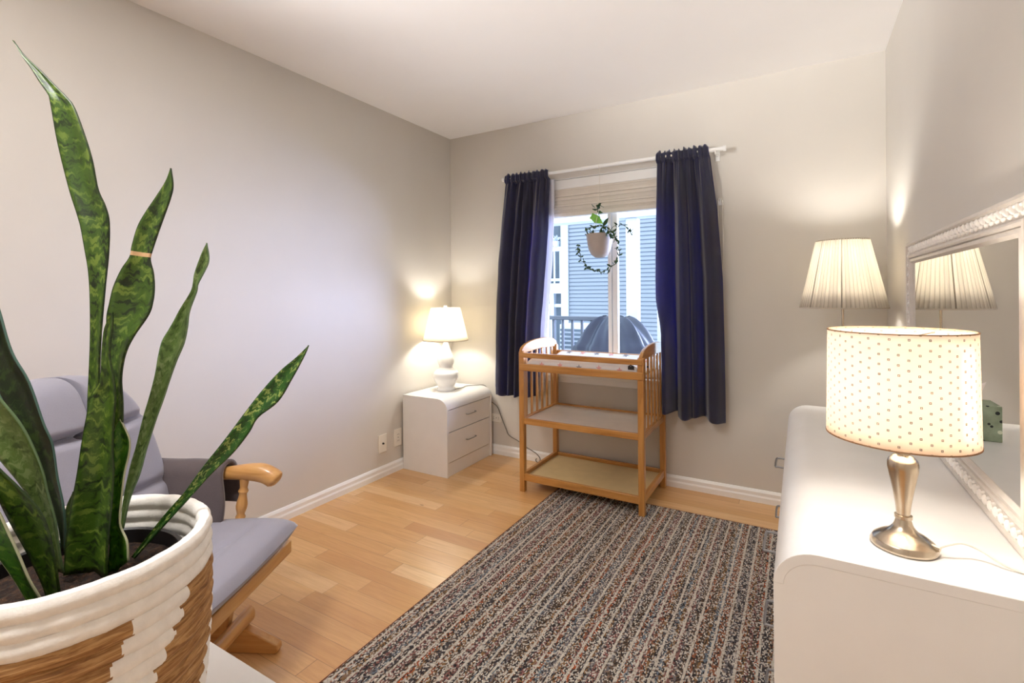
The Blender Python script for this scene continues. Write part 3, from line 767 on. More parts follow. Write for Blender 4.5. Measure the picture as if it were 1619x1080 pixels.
MB().box((X1-.045, Y0-.008, .788), (X1-.012, Y0-.001, .806)).tube([(X1-.040, Y0-.006, .806), (X1-.030, Y0-.007, .812), (X1-.015, Y0-.006, .806)], .003, 6).build('buckle', M['dark'], pad, world=True)

# ------------------------------------------------------------------ mirror
MX, MY0, MY1, MZ0, MZ1 = 2.745, -1.990, -.812, .7215, 1.384
mi = thing('mirror', (2.765, (MY0+MY1)/2, MZ0), 'wide mirror in a whitewashed carved frame standing on the back of the dresser', 'mirror')
prof = [(0, .037), (0, .006), (.004, .001), (.010, 0), (.014, .003), (.016, .009), (.046, .009), (.048, .003), (.053, .001), (.058, .003), (.060, .008), (.064, .004), (.072, .003), (.079, .010), (.080, .026), (.080, .037)]
def ringframe(prof, mat, name):
    m = MB(); vs = []; n = len(prof)
    for d, x in prof:
        for y, z in ((MY0+d, MZ0+d), (MY1-d, MZ0+d), (MY1-d, MZ1-d), (MY0+d, MZ1-d)): vs.append((MX+x, y, z))
    fs = []
    for i in range(n):
        j = (i+1) % n
        for k in range(4): fs.append((i*4+k, i*4+(k+1) % 4, j*4+(k+1) % 4, j*4+k))
    m.add(vs, fs); return m.build(name, mat, mi, world=True, smooth=False)
fr = ringframe(prof, M['frame'], 'frame')
cv = MB()
def ell(c, a, ra, rb, rx, n=8):
    """carved lobe lying on the frame band: long axis at angle a in the Y-Z plane"""
    vs = []; fs = []; m_ = 5
    for i in range(m_+1):
        t = pi*i/m_
        for k in range(n):
            b = 2*pi*k/n
            p = -cos(t)*ra; q = sin(t)*cos(b)*rb*(1-.35*cos(t)); x = sin(t)*sin(b)*rx
            vs.append((c[0]-x, c[1]+p*cos(a)-q*sin(a), c[2]+p*sin(a)+q*cos(a)))
    for i in range(m_):
        for k in range(n): fs.append((i*n+k, i*n+(k+1) % n, (i+1)*n+(k+1) % n, (i+1)*n+k))
    cv.add(vs, fs)
def carve_run(p0, p1, inward):
    d = Vector(p1)-Vector(p0); L = d.length; n = int(L/.034); d.normalize(); an = math.atan2(d.z, d.y); ia = math.atan2(inward[1], inward[0])
    for k in range(n):
        c = Vector(p0)+d*(L*(k+.5)/n)
        q = c+Vector((0, inward[0], inward[1]))*.024
        ell((MX+.008, q.y, q.z), an+radians(58), .0125, .0058, .007)
        q = c+d*.010+Vector((0, inward[0], inward[1]))*.037
        ell((MX+.008, q.y, q.z), an-radians(40), .0062, .0045, .006)
        q = c-d*.008+Vector((0, inward[0], inward[1]))*.019
        ell((MX+.009, q.y, q.z), an+radians(-30), .0062, .003, .004)
carve_run((0, MY0+.03, MZ0), (0, MY1-.03, MZ0), (0, 1)); carve_run((0, MY0+.03, MZ1), (0, MY1-.03, MZ1), (0, -1))
carve_run((0, MY0, MZ0+.03), (0, MY0, MZ1-.03), (1, 0)); carve_run((0, MY1, MZ0+.03), (0, MY1, MZ1-.03), (-1, 0))
cv.build('carving', M['carve'], mi, world=True)
MB().box((MX+.0105, MY0+.0785, MZ0+.0785), (MX+.0145, MY1-.0785, MZ1-.0785)).build('mirror_glass', M['mirror'], mi, world=True)
MB().box((MX+.030, MY0+.02, MZ0+.02), (MX+.037, MY1-.02, MZ1-.02)).build('backing', M['gap'], mi, world=True)

# ------------------------------------------------------------------ drum lamp on the dresser
dx, dy = 2.571, -1.972
dl = thing('table_lamp', (dx, dy, DH), 'brushed nickel table lamp with dotted peach drum shade on the dresser', 'lamp')
body = [(.0005, .0005), (.049, .0005), (.0505, .003), (.0505, .006), (.047, .013)]+sm([(.0465, .014), (.036, .0225), (.024, .030), (.016, .040), (.0125, .050), (.0115, .054)])+[(.0135, .055), (.0135, .061), (.0105, .062)]+sm([(.0105, .063), (.0120, .080), (.0165, .110), (.0215, .138), (.0236, .153), (.0222, .165), (.0165, .1725)])+[(.0150, .174), (.0105, .176), (.0100, .184), (.0135, .186), (.0140, .190), (.0095, .192), (.008, .21), (.0005, .21)]
MB().lathe([(a*1.04, b) for a, b in body], (dx, dy, DH), 56).build('base', M['nickel'], dl, world=True)
DZ0, DZ1 = .929, 1.132
sx = dx-.006
shade_mesh((sx, dy), .1165, .1135, DZ0, DZ1, 96, uv=True).build('shade', M['shade_dot'], dl, world=True, solid=.0015, recalc=False)
ringband((sx, dy), .1165, DZ0-.001, .0025).build('shade_rim', M['shadebrown'], dl, world=True)
ringband((sx, dy), .1135, DZ1-.001, .002).build('shade_rim', M['shadebrown'], dl, world=True)
sp = MB()
for k in range(3):
    a = 2*pi*k/3+.9; sp.tube([(sx, dy, DZ1-.016), (sx+.112*cos(a), dy+.112*sin(a), DZ1-.008)], .0015, 6)
sp.tube([(dx, dy, DH+.20), (dx, dy, DH+.26)], .006, 8).tube([(sx, dy, DZ1-.026), (sx, dy, DZ1-.010)], .004, 8)
for q in (-1, 1): sp.tube(catmull([(dx, dy+q*.008, DH+.25), (dx, dy+q*.045, DH+.30), (sx, dy+q*.04, DH+.36), (sx, dy, DZ1-.016)], 5), .0015, 6)
sp.build('harp', M['nickel'], dl, world=True)
MB().tube([(dx+.040, dy-.012, DH+.0155), (dx+.0505, dy-.018, DH+.0145)], .005, 8).build('cord_grommet', M['nickel'], dl, world=True)
MB().tube(catmull([(dx+.046, dy-.015, DH+.0150), (dx+.066, dy-.008, DH+.024), (dx+.088, dy+.004, DH+.026), (dx+.112, dy+.003, DH+.019), (dx+.136, dy-.010, DH+.008), (dx+.158, dy-.016, DH+.0030), (dx+.171, dy-.020, DH+.0029)], 6), .0026, 8).build('cord', M['whitecord'], dl, world=True)

# ------------------------------------------------------------------ pleated lamp beyond the dresser
fx_, fy_ = 2.577, -.350
fl = thing('floor_lamp', (fx_, fy_, 0), 'thin stemmed lamp with tall pleated white shade between the dresser and back wall', 'lamp')
PZ0, PZ1 = 1.127, 1.447
def pleat(a, t): return .0016*(abs(((a*64/(2*pi)) % 1)*2-1)-.5)*2 - (.004 if (a*8/(2*pi)+.12) % 1 < .022 else 0)
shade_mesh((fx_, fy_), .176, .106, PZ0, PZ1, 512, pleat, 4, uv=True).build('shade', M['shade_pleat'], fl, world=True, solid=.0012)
ringband((fx_, fy_), .1765, PZ0-.001, .006).build('shade_rim', M['shadeband'], fl, world=True)
ringband((fx_, fy_), .1065, PZ1-.004, .005).build('shade_rim', M['shadeband'], fl, world=True)
MB().tube([(fx_, fy_, .02), (fx_, fy_, 1.22)], .0055, 14).build('pole', M['nickel'], fl, world=True)
MB().lathe([(.0005, 0), (.112, 0), (.114, .006), (.108, .016), (.05, .024), (.012, .034), (.008, .06), (.0005, .06)], (fx_, fy_, .0), 48).build('base', M['nickel'], fl, world=True)
sp = MB()
for k in range(3):
    a = 2*pi*k/3+.2; sp.tube([(fx_, fy_, PZ1-.016), (fx_+.105*cos(a), fy_+.105*sin(a), PZ1-.004)], .0015, 6)
for q in (-1, 1): sp.tube(catmull([(fx_+q*.008, fy_, 1.215), (fx_+q*.05, fy_, 1.28), (fx_+q*.045, fy_, 1.36), (fx_, fy_, PZ1-.016)], 5), .0016, 6)
sp.build('harp', M['nickel'], fl, world=True)
MB().lathe([(.0005, 0), (.006, 0), (.009, .003), (.009, .008), (.0005, .012)], (fx_, fy_, PZ1-.004), 16).build('finial', M['nickel'], fl, world=True)

# ------------------------------------------------------------------ tissue box
tb = thing('tissue_box', (2.612, -.958, DH), 'green floral tissue box on the dresser, seen in the mirror', 'tissue box')
MB().box((2.554, -1.018, DH+.0005), (2.670, -.902, DH+.115)).build('carton', M['tissuebox'], tb, world=True, bevel=.002)
def tis(u, w):
    a = 2*pi*u; r = .018+.020*w+.008*sin(3*a+4*w)*w
    return (2.612+r*cos(a)+.012*w, -.958+r*.6*sin(a), DH+.112+.058*w*(1+.22*sin(2*a+1)))
MB().grid(tis, 40, 10).build('tissue', M['tissue'], tb, world=True, solid=.001)

# ------------------------------------------------------------------ basket and snake plant
bx, by, BT = 1.492, -2.864, .856
wb = thing('woven_basket', (bx, by, .5135), 'coiled white and straw brown patterned basket holding the snake plant', 'basket')
RP, RR = .0208, .0108
rows = int((BT-.5135)/RP)
def rc(z): t = (BT-z)/(BT-.5135); return .1605-.020*t*t+.004*sin(pi*t)
pr = []   # (r, z, row, t, outside)
for k in range(rows-1, -1, -1):
    zc = BT-RR-k*RP
    for j in range(8):
        t = radians(-78+156*j/7); pr.append((rc(zc)+RR*(.45+.55*cos(t)), zc+RR*t/1.42, k, t, 1))
zc = BT-RR
for t in (88, 110): pr.append((rc(zc)+RR*cos(radians(t)), zc+RR*1.08*sin(radians(t)), 0, 0, 1))
for k in range(0, 7):
    zc = BT-RR-k*RP
    for j in range(6):
        t = radians(130-(-50)*0) if False else radians(75-150*j/5); pr.append((rc(zc)-RR*(.45+.55*cos(t)), zc+RR*t/1.42, k, t, 0))
NB = 360; vs = []; fs = []; ms = []; uvs = []
for i, (r, z, k, t, o) in enumerate(pr):
    for a in range(NB+1):
        an = radians(a-180); w = .0013*mnoise.noise((cos(an)*9+k*3.1, sin(an)*9, k*1.7))+.0006*mnoise.noise((an*40, k*5.0, 0))
        zz = z+.0016*mnoise.noise((cos(an)*5, sin(an)*5, k*.9+7))
        vs.append((bx+(r+w)*cos(an), by+(r+w)*sin(an), zz)); uvs.append((a/NB, (z-.5)+k*.37))
def white(k, t, a):
    if k < 3: return True
    j = k-3; sc = 1.6*(cos(t)-.55)
    for c in range(-3, 4):
        lo, hi = 1.5-3.8*j+72*c - sc, 27.5-4.3*j+72*c + sc
        if lo <= a <= hi: return True
    return False
for i in range(len(pr)-1):
    for a in range(NB):
        fs.append((i*(NB+1)+a, i*(NB+1)+a+1, (i+1)*(NB+1)+a+1, (i+1)*(NB+1)+a))
        _, _, k, t, o = pr[i]
        ms.append(0 if (o == 0 or white(k, t, a-180+.5)) else 1)
MB().add(vs, fs, ms, uvs).build('coil_wall', [M['ropewhite'], M['hyacinth']], wb, world=True, recalc=False)
MB().lathe([(.0005, .5140), (.142, .5140), (.142, .524), (.0005, .524)], (bx, by, 0), 48).build('coil_base', M['ropewhite'], wb, world=True)

sn = thing('snake_plant', (bx, by, .527), 'tall snake plant with mottled green leaves growing in the woven basket', 'plant')
MB().lathe([(.0005, .5245), (.105, .5245), (.129, .800), (.1325, .802), (.1335, .812), (.1300, .8145), (.1265, .812), (.1255, .79), (.120, .74), (.0005, .74)], (bx, by, 0), 56).build('nursery_pot', M['blackpot'], sn, world=True)
def soilf(u, w):
    r = .1265*w; a = 2*pi*u; x, y = r*cos(a), r*sin(a)
    return (bx+x, by+y, .790+(.005*mnoise.noise((x*40, y*40, 1))+.004*mnoise.noise((x*110, y*110, 3)))*(1 if w < .98 else 0))
MB().grid(soilf, 64, 24).build('soil', M['soil'], sn, world=True)
def leaf(name, mat, data, cup=.16, thick=.0028, label=None, scar=None):
    pairs, tip = data
    Ls = catmull([p[0] for p in pairs]+[tip], 5); Rs = catmull([p[1] for p in pairs]+[tip], 5); n = len(Ls); NA = 8
    vs = []; uvs = []; fs = []; mi_ = []; ln = 0
    for i in range(n):
        l, r = Ls[i], Rs[i]; c = (l+r)/2
        if i: ln += (c-pc).length
        pc = c
        t = (((Ls[min(i+1, n-1)]+Rs[min(i+1, n-1)])-(Ls[max(i-1, 0)]+Rs[max(i-1, 0)]))).normalized()
        sd = (r-l); wd = sd.length
        if wd > 1e-5: nrm = sd.cross(t).normalized()
        ph = ln*9
        for j in range(NA+1):
            s_ = j/NA; q = l.lerp(r, s_); d = cup*wd*(1-abs(2*s_-1)**1.35)
            rip = .004*sin(ph*2.2+1)*((2*s_-1))
            vs.append(q+nrm*(-d*(1 if True else 0)+rip*min(1, wd/.03))); uvs.append((s_, ln))
    for i in range(n-1):
        for j in range(NA):
            fs.append((i*(NA+1)+j, i*(NA+1)+j+1, (i+1)*(NA+1)+j+1, (i+1)*(NA+1)+j))
            mi_.append(1 if scar and scar[0] <= i <= scar[1] else 0)
    o = MB().add(vs, fs, mi_, uvs).build('leaf', [M[mat], M['scar']], sn, world=True, solid=thick, recalc=False)
    if label: o['label'] = label
    return o
LV = {"tall":[[[[1.4522,-2.8252,0.7797],[1.4658,-2.8172,0.7796]],[[1.4474,-2.826,0.8825],[1.4628,-2.8171,0.8824]],[[1.4409,-2.8279,0.9808],[1.458,-2.8179,0.9806]],[[1.438,-2.8277,1.0398],[1.4547,-2.8179,1.0396]],[[1.4366,-2.8266,1.0792],[1.4529,-2.817,1.079]],[[1.4379,-2.8238,1.1984],[1.4568,-2.8128,1.1982]],[[1.4361,-2.823,1.2383],[1.4568,-2.8109,1.2381]],[[1.4317,-2.8236,1.2704],[1.4567,-2.809,1.2701]],[[1.423,-2.8268,1.3136],[1.4568,-2.807,1.3264]],[[1.4141,-2.83,1.339],[1.4507,-2.8087,1.3538]],[[1.3993,-2.8367,1.3797],[1.441,-2.8124,1.3793]],[[1.3861,-2.8425,1.4245],[1.4332,-2.815,1.4241]],[[1.3764,-2.8462,1.4675],[1.4209,-2.8203,1.4641]],[[1.3693,-2.8484,1.5188],[1.4017,-2.8296,1.5124]],[[1.3646,-2.8492,1.5336],[1.3874,-2.836,1.5314]],[[1.3512,-2.8552,1.5548],[1.3696,-2.8444,1.5505]],[[1.3368,-2.8616,1.578],[1.3473,-2.8555,1.5759]],[[1.3215,-2.8686,1.5983],[1.3241,-2.8671,1.6004]]],[1.307,-2.8752,1.6249]],
"middle":[[[[1.483,-2.8188,0.7851],[1.4965,-2.8109,0.785]],[[1.4833,-2.8166,0.8865],[1.4967,-2.8087,0.8863]],[[1.4835,-2.8144,0.9834],[1.497,-2.8065,0.9833]],[[1.4835,-2.8124,1.0416],[1.497,-2.8045,1.0415]],[[1.4808,-2.8119,1.0805],[1.4944,-2.804,1.0833]],[[1.4712,-2.8154,1.1147],[1.4993,-2.799,1.1193]],[[1.4677,-2.8155,1.1539],[1.5085,-2.7916,1.1466]],[[1.4666,-2.8141,1.1785],[1.5255,-2.7797,1.1799]],[[1.4688,-2.8107,1.1972],[1.5287,-2.7757,1.2016]],[[1.4737,-2.8058,1.2239],[1.5277,-2.7743,1.2234]],[[1.4838,-2.7979,1.2517],[1.5233,-2.7748,1.2473]],[[1.4931,-2.7904,1.2706],[1.5172,-2.7764,1.2674]],[[1.4946,-2.7875,1.2887],[1.5187,-2.7734,1.2845]],[[1.5001,-2.7822,1.3189],[1.5247,-2.7679,1.3106]],[[1.5082,-2.7755,1.3421],[1.5316,-2.7618,1.3359]],[[1.5203,-2.7664,1.3685],[1.5393,-2.7552,1.3633]],[[1.5306,-2.7583,1.3919],[1.5419,-2.7517,1.3847]]],[1.5367,-2.7527,1.4135]],
"right":[[[[1.428,-2.7814,0.8218],[1.4316,-2.7793,0.8239]],[[1.4269,-2.7789,0.8658],[1.4388,-2.772,0.8709]],[[1.4342,-2.7716,0.9205],[1.4496,-2.7626,0.9119]],[[1.4418,-2.7641,0.9576],[1.456,-2.7558,0.9533]],[[1.4502,-2.7561,1.0056],[1.4661,-2.7468,1.0012]],[[1.456,-2.7496,1.039],[1.4744,-2.7389,1.0356]],[[1.4606,-2.7438,1.0758],[1.4828,-2.7309,1.0713]],[[1.4616,-2.7402,1.1086],[1.4912,-2.7229,1.1019]],[[1.4634,-2.736,1.133],[1.4996,-2.7149,1.1295]],[[1.4717,-2.7281,1.1553],[1.5026,-2.7101,1.1594]],[[1.4849,-2.7173,1.1864],[1.5018,-2.7075,1.1841]],[[1.4991,-2.7059,1.2166],[1.5085,-2.7004,1.2166]],[[1.5002,-2.7022,1.233],[1.5077,-2.6979,1.2296]],[[1.4998,-2.6994,1.2472],[1.5154,-2.6902,1.2548]],[[1.5071,-2.692,1.2791],[1.518,-2.6857,1.2724]]],[1.5128,-2.6856,1.3012]],
"slant":[[[[1.4774,-2.7873,0.7924],[1.4826,-2.7843,0.7903]],[[1.4862,-2.7769,0.8112],[1.4924,-2.7733,0.8071]],[[1.5113,-2.757,0.8526],[1.5201,-2.7519,0.8464]],[[1.5358,-2.7374,0.8883],[1.5446,-2.7323,0.8811]],[[1.558,-2.7192,0.9276],[1.5695,-2.7125,0.9172]],[[1.5777,-2.7025,0.9601],[1.5956,-2.692,0.9496]],[[1.5913,-2.6892,0.9868],[1.6148,-2.6756,0.9824]],[[1.6015,-2.678,1.0096],[1.6242,-2.6648,1.0063]],[[1.622,-2.6608,1.0464],[1.6502,-2.6444,1.0323]],[[1.6455,-2.6419,1.0803],[1.6665,-2.6296,1.0695]],[[1.6673,-2.6238,1.1039],[1.6784,-2.6174,1.1038]]],[1.682,-2.61,1.1236]],
"front":[[[[1.4524,-2.8656,0.7931],[1.5133,-2.8301,0.7897]],[[1.4532,-2.8634,0.8412],[1.5126,-2.8287,0.8406]],[[1.4598,-2.8578,0.8885],[1.5136,-2.8264,0.888]],[[1.4697,-2.8503,0.9445],[1.513,-2.825,0.9441]],[[1.4746,-2.8456,0.9904],[1.5098,-2.8251,0.9787]],[[1.478,-2.842,1.0279],[1.5107,-2.8228,1.0229]],[[1.4804,-2.8388,1.0599],[1.5133,-2.8196,1.0577]],[[1.4894,-2.8318,1.0824],[1.5101,-2.8198,1.0888]],[[1.4904,-2.8295,1.126],[1.5035,-2.8218,1.1221]],[[1.4929,-2.8263,1.1622],[1.5053,-2.819,1.165]]],[1.5029,-2.8188,1.1851]],
"wavy":[[[[1.4893,-2.8267,0.7812],[1.5235,-2.8067,0.8096]],[[1.4915,-2.8232,0.8282],[1.5198,-2.8067,0.8394]],[[1.4911,-2.8213,0.8648],[1.507,-2.812,0.8647]],[[1.4908,-2.8193,0.9084],[1.5067,-2.81,0.9083]],[[1.4896,-2.8178,0.9396],[1.5072,-2.8075,0.9395]],[[1.4892,-2.8159,0.9671],[1.5102,-2.8036,0.9669]],[[1.4897,-2.8134,0.9918],[1.509,-2.8022,0.9878]],[[1.4909,-2.8105,1.0079],[1.501,-2.8046,1.0068]]],[1.4938,-2.8067,1.02]],
"dark":[[[[1.3814,-2.8433,0.8024],[1.3866,-2.8403,0.8023]],[[1.3864,-2.8485,0.8381],[1.3976,-2.842,0.84]],[[1.3855,-2.8571,0.8862],[1.4051,-2.8457,0.876]],[[1.3839,-2.8662,0.9295],[1.4035,-2.8548,0.9283]],[[1.38,-2.8766,0.9722],[1.4045,-2.8623,0.9797]],[[1.3746,-2.8878,1.0083],[1.4022,-2.8717,1.0148]],[[1.3654,-2.9013,1.0419],[1.3954,-2.8838,1.0809]],[[1.3541,-2.916,1.0863],[1.3855,-2.8976,1.1278]],[[1.3465,-2.9285,1.1346],[1.3794,-2.9093,1.1907]],[[1.3441,-2.938,1.1912],[1.3702,-2.9228,1.2468]]],[1.3584,-2.9378,1.3111]],
"pale":[[[[1.4647,-2.8758,0.8081],[1.4758,-2.8693,0.808]],[[1.4705,-2.8801,0.8438],[1.4791,-2.8751,0.8455]],[[1.4685,-2.889,0.888],[1.4826,-2.8807,0.8924]],[[1.4621,-2.9004,0.9225],[1.4815,-2.8891,0.9313]],[[1.4544,-2.9126,0.9564],[1.4821,-2.8965,0.965]],[[1.4425,-2.9273,0.9898],[1.4783,-2.9064,1.0026]],[[1.4281,-2.9434,1.027],[1.4732,-2.9171,1.037]],[[1.4156,-2.9584,1.072],[1.4618,-2.9315,1.0733]],[[1.4051,-2.9723,1.1247],[1.4434,-2.9499,1.1244]]],[1.4157,-2.9738,1.2016]],
"shadowed":[[[[1.5046,-2.8988,0.7913],[1.5242,-2.8874,0.7998]],[[1.5041,-2.9063,0.8211],[1.5288,-2.8919,0.8381]],[[1.4951,-2.9188,0.8693],[1.5319,-2.8973,0.8689]],[[1.4928,-2.9274,0.9005],[1.5323,-2.9043,0.9001]],[[1.4922,-2.935,0.9295],[1.5298,-2.913,0.9249]],[[1.4925,-2.942,0.9588],[1.5232,-2.9241,0.9452]],[[1.4873,-2.9523,0.9917],[1.5042,-2.9424,0.9801]],[[1.4781,-2.9649,1.0225],[1.4879,-2.9592,1.0184]]],[1.47,-2.9768,1.0568]],
"low":[[[[1.506,-2.9154,0.7854],[1.5288,-2.902,0.7903]],[[1.4981,-2.9274,0.8217],[1.5287,-2.9096,0.8146]],[[1.4899,-2.9396,0.8565],[1.5258,-2.9187,0.8395]],[[1.4834,-2.9508,0.8874],[1.5204,-2.9292,0.8746]],[[1.4758,-2.9627,0.9194],[1.5167,-2.9389,0.9026]],[[1.47,-2.9736,0.9508],[1.5118,-2.9492,0.9342]],[[1.47,-2.981,0.9815],[1.499,-2.9641,0.9732]]],[1.4777,-2.9839,1.0196]],
"small":[[[[1.3693,-2.8388,0.7972],[1.3817,-2.8316,0.7971]],[[1.3714,-2.8376,0.8351],[1.3855,-2.8293,0.838]],[[1.3742,-2.8359,0.8657],[1.3875,-2.8282,0.8687]]],[1.3859,-2.8291,0.8943]]}
leaf('tall', 'leaf', LV['tall'], label='tallest leaf with a twisted tip')
leaf('middle', 'leaf', LV['middle'], .14, scar=(56, 57), label='leaf pinched below its tip by a tan scar')
leaf('right', 'leaf_light', LV['right'], .2)
leaf('slant', 'leaf_band', LV['slant'], .18, label='slim banded leaf leaning far out over the rim')
leaf('front', 'leaf', LV['front'], .24)
leaf('wavy', 'leaf_white', LV['wavy'], .16)
leaf('dark', 'leaf_dark', LV['dark'], .2)
leaf('pale', 'leaf_light', LV['pale'], .12)
leaf('shadowed', 'leaf', LV['shadowed'], .12)
leaf('low', 'leaf_white', LV['low'], .14)
leaf('small', 'leaf', LV['small'], .14)

# ------------------------------------------------------------------ glider rocking chair
gc = thing('glider_chair', (.797, -2.445, 0), 'light wood glider rocking chair with grey lavender cushions by the left wall', 'chair', rot=radians(27))
def pw(a, b): return max(0.0, a)**b
def seatf(sgn):
    def f(a, b_):
        s_, t = 2*a-1, 2*b_-1
        u = -.255+.525*a; v = .295*t*(1-.03*abs(s_)**4)
        e = pw((1-abs(s_)**7)*(1-abs(t)**7), .38)
        z = .398+.028*(a-.3)
        if sgn > 0:
            z += .050*e
            z -= .010*exp(-((s_-.45-.15*sin(t*3))/.05)**2)*exp(-((t-.35)/.4)**2) + .008*exp(-((s_-.62+.1*t)/.04)**2)*exp(-((t+.1)/.35)**2)
            z += .003*mnoise.noise((u*9, v*9, 2))
        else: z -= .036*e
        return (u+.012*(1-t*t)*max(0, s_)**6, v, z)
    return f
MB().grid(seatf(1), 60, 60).grid(seatf(-1), 60, 60, flip=True).build('seat_cushion', M['cushion'], gc)
def backf(sgn):
    def f(a, b_):
        s_ = 2*a-1; t = b_
        T = (t-.40)/.60
        w = .285*pw(1-pw(T, 2.7), .46) if T > 0 else .285*(1-.10*((.40-t)/.40)**2)
        z = .425+.545*t; u = -.215-.175*t
        z += -.030*abs(s_)**2.5*t*0
        e = pw((1-abs(s_)**6)*(1-abs(2*t-1)**9), .40)
        h = .098*e
        zz = z
        if sgn > 0:
            tuft = exp(-(((s_-.16)/.10)**2+((t-.665)/.045)**2))
            cr = .050*exp(-((t-.665-.03*abs(s_-.16))/.022)**2)*(1-.75*s_*s_) \
               + .040*exp(-((s_-.16-.10*(t-.665))/.045)**2)*(1 if t > .63 else .0)*min(1, (t-.6)/.05) \
               + .036*exp(-((s_-.16+.9*(.665-t))/.07)**2)*(1 if t < .66 else 0)*max(0, 1-(.66-t)/.42) \
               + .024*exp(-((t-.30+.02*s_)/.025)**2)*(1-.7*s_*s_)+.03*tuft
            h -= cr*e
            return (u+.985*h+.02, s_*w, zz+.15*h)
        return (u-.5*.098*e+.02, s_*w, zz)
    return f
MB().grid(backf(1), 90, 90).grid(backf(-1), 90, 90, flip=True).build('back_cushion', M['cushion'], gc)
g = 'glider_'
for sg in (1, -1):
    v = .283*sg
    ar = MB().tube(catmull([(-.36, v, .590), (-.2, v, .594), (0, v, .596), (.09, v, .600), (.145, v, .598), (.18, v, .586), (.198, v, .568)], 6), [.020]*20+[.022]*5+[.025, .027, .028, .029, .030, .030, .029, .028, .026, .023, .019, .012], 16, flat=1.0) if False else None
    pts = catmull([(-.36, v, .588), (-.2, v, .592), (0, v, .595), (.09, v, .600), (.145, v, .598), (.18, v, .584), (.200, v, .566)], 6)
    rad = [.019+.009*max(0, min(1, (p.x-.02)/.12)) for p in pts]
    rad[-1] = .011; rad[-2] = .020; rad[-3] = .0245
    arm = MB().tube(pts, rad, 16, flat=1.15).build('armrest', M[g+'x'], gc)
    def padf(a, b_, v=v, sg=sg):
        u = -.34+.375*a; L = b_
        hw = .042
        if L < .42: q = L/.42; vv, z = -hw-.004*sin(pi*q)-.010*(1-q), .445+.150*q
        elif L < .62: q = (L-.42)/.20; vv, z = -hw*cos(pi*q), .595+.040*sin(pi*q)
        else: q = (L-.62)/.38; vv, z = hw+.004*sin(pi*q)+.006*q, .595-.115*q
        return (u+.008*sin(L*9), v+sg*-1*-vv if sg < 0 else v+vv, z+.002*mnoise.noise((u*16, L*6, sg))-.012*max(0, (.12-a)/.12))
    MB().grid(padf, 30, 50).build('arm_pad', M['armpad'], arm, solid=.014)
    pp = [Vector((.055, v, .345)).lerp(Vector((.085, v, .585)), k/24) for k in range(25)]
    rd = [.014, .015, .017, .0185, .019, .0185, .017, .0150, .0135, .012, .0165, .012, .0145, .0175, .0185, .0175, .0155, .0135, .012, .0165, .012, .013, .0145, .016, .0165]
    MB().tube(pp, rd, 14).build('arm_post', M[g+'z'], gc)
    MB().tube([Vector((-.29, v, .33)), Vector((-.33, v, .59))], .014, 12).build('arm_post', M[g+'z'], gc)
    MB().box((-.29, v-.016, .318), (.225, v+.016, .356)).build('seat_rail', M[g+'x'], gc, bevel=.004)
    # rocker base side: floor foot, hanger plate
    vv = .262*sg
    MB().prism([(-.33, 0), (.208, 0), (.216, .010), (.214, .030), (.085, .088), (-.22, .088), (-.33, .035)], 'y', vv-.016, vv+.016).build('foot', M[g+'x'], gc, bevel=.004)
    v2 = .205*sg
    MB().prism([(.035, .320), (.115, .320), (.075, .110), (.010, .110)], 'y', v2-.013, v2+.013).build('glide_arm', M[g+'z'], gc, bevel=.003)
    MB().prism([(-.20, .320), (-.12, .320), (-.165, .110), (-.23, .110)], 'y', v2-.013, v2+.013).build('glide_arm', M[g+'z'], gc, bevel=.003)
    MB().bar((-.27, .20*sg, .33), (-.415, .21*sg, .90), .034, .030, (0, 1, 0)).build('back_post', M[g+'z'], gc, bevel=.004)
MB().box((.208, -.30, .318), (.240, .30, .362)).build('seat_rail', M[g+'y'], gc, bevel=.004)
MB().box((-.29, -.30, .318), (-.26, .30, .356)).build('seat_rail', M[g+'y'], gc, bevel=.004)
for z in (.90, .62, .36): 
    u = -.27-.145*(z-.33)/.57; MB().box((u-.012, -.215, z-.02), (u+.012, .215, z+.02)).build('back_rail', M[g+'y'], gc, bevel=.004)
for u in (.098, -.19): MB().prism([(u+.020*cos(2*pi*k/16)*(.9), .112+.028*sin(2*pi*k/16)) for k in range(16)], 'y', -.285, .285).build('stretcher', M[g+'y'], gc)

# ------------------------------------------------------------------ outside the window
ph = thing('neighbour_house', (1.5, 4.2, -3), 'blue grey clapboard house standing across the yard beyond the window', 'house')
poly = []; z = -3.0
while z < 6:
    poly += [(4.0, z), (4.015, z+.0594)]; z += .0600
poly = [(y-.0, q) for y, q in poly]
m = MB(); n = len(poly)
m.add([(-.80, y, q) for y, q in poly]+[(2.3, y, q) for y, q in poly], [(i, i+1, n+i+1, n+i) for i in range(n-1)])
m.build('siding', M['siding'], ph, world=True, smooth=False)
MB().box((-.80, 4.03, -3), (2.3, 6.2, 6)).build('wall', M['siding'], ph, world=True)
MB().box((-.86, 3.975, -3), (-.745, 4.03, 6)).build('corner_trim', M['exttrim'], ph, world=True)
MB().box((-8, 5.6, -3), (-.8, 6.2, 6)).build('wall', M['extdark'], ph, world=True)
MB().box((-1.6, 5.50, 1.95), (-.95, 5.6, 2.9)).build('window', M['extdark'], ph, world=True)
MB().box((-8, 4.05, 1.20), (-.86, 5.6, 1.36)).build('balcony_floor', M['exttrim'], ph, world=True)
br = MB().box((-8, 4.06, 1.88), (-.86, 4.12, 1.95)).box((-8, 4.06, 1.40), (-.86, 4.10, 1.44))
br.build('balcony_rail', M['exttrim'], ph, world=True)
for k in range(14): MB().box((-.93-.105*k, 4.07, 1.36), (-.905-.105*k, 4.10, 1.90)).build('baluster', M['exttrim'], ph, world=True)
for x in (-1.12, -.92): MB().box((x, 4.1, -3), (x+.07, 4.2, 1.2)).build('post', M['exttrim'], ph, world=True)
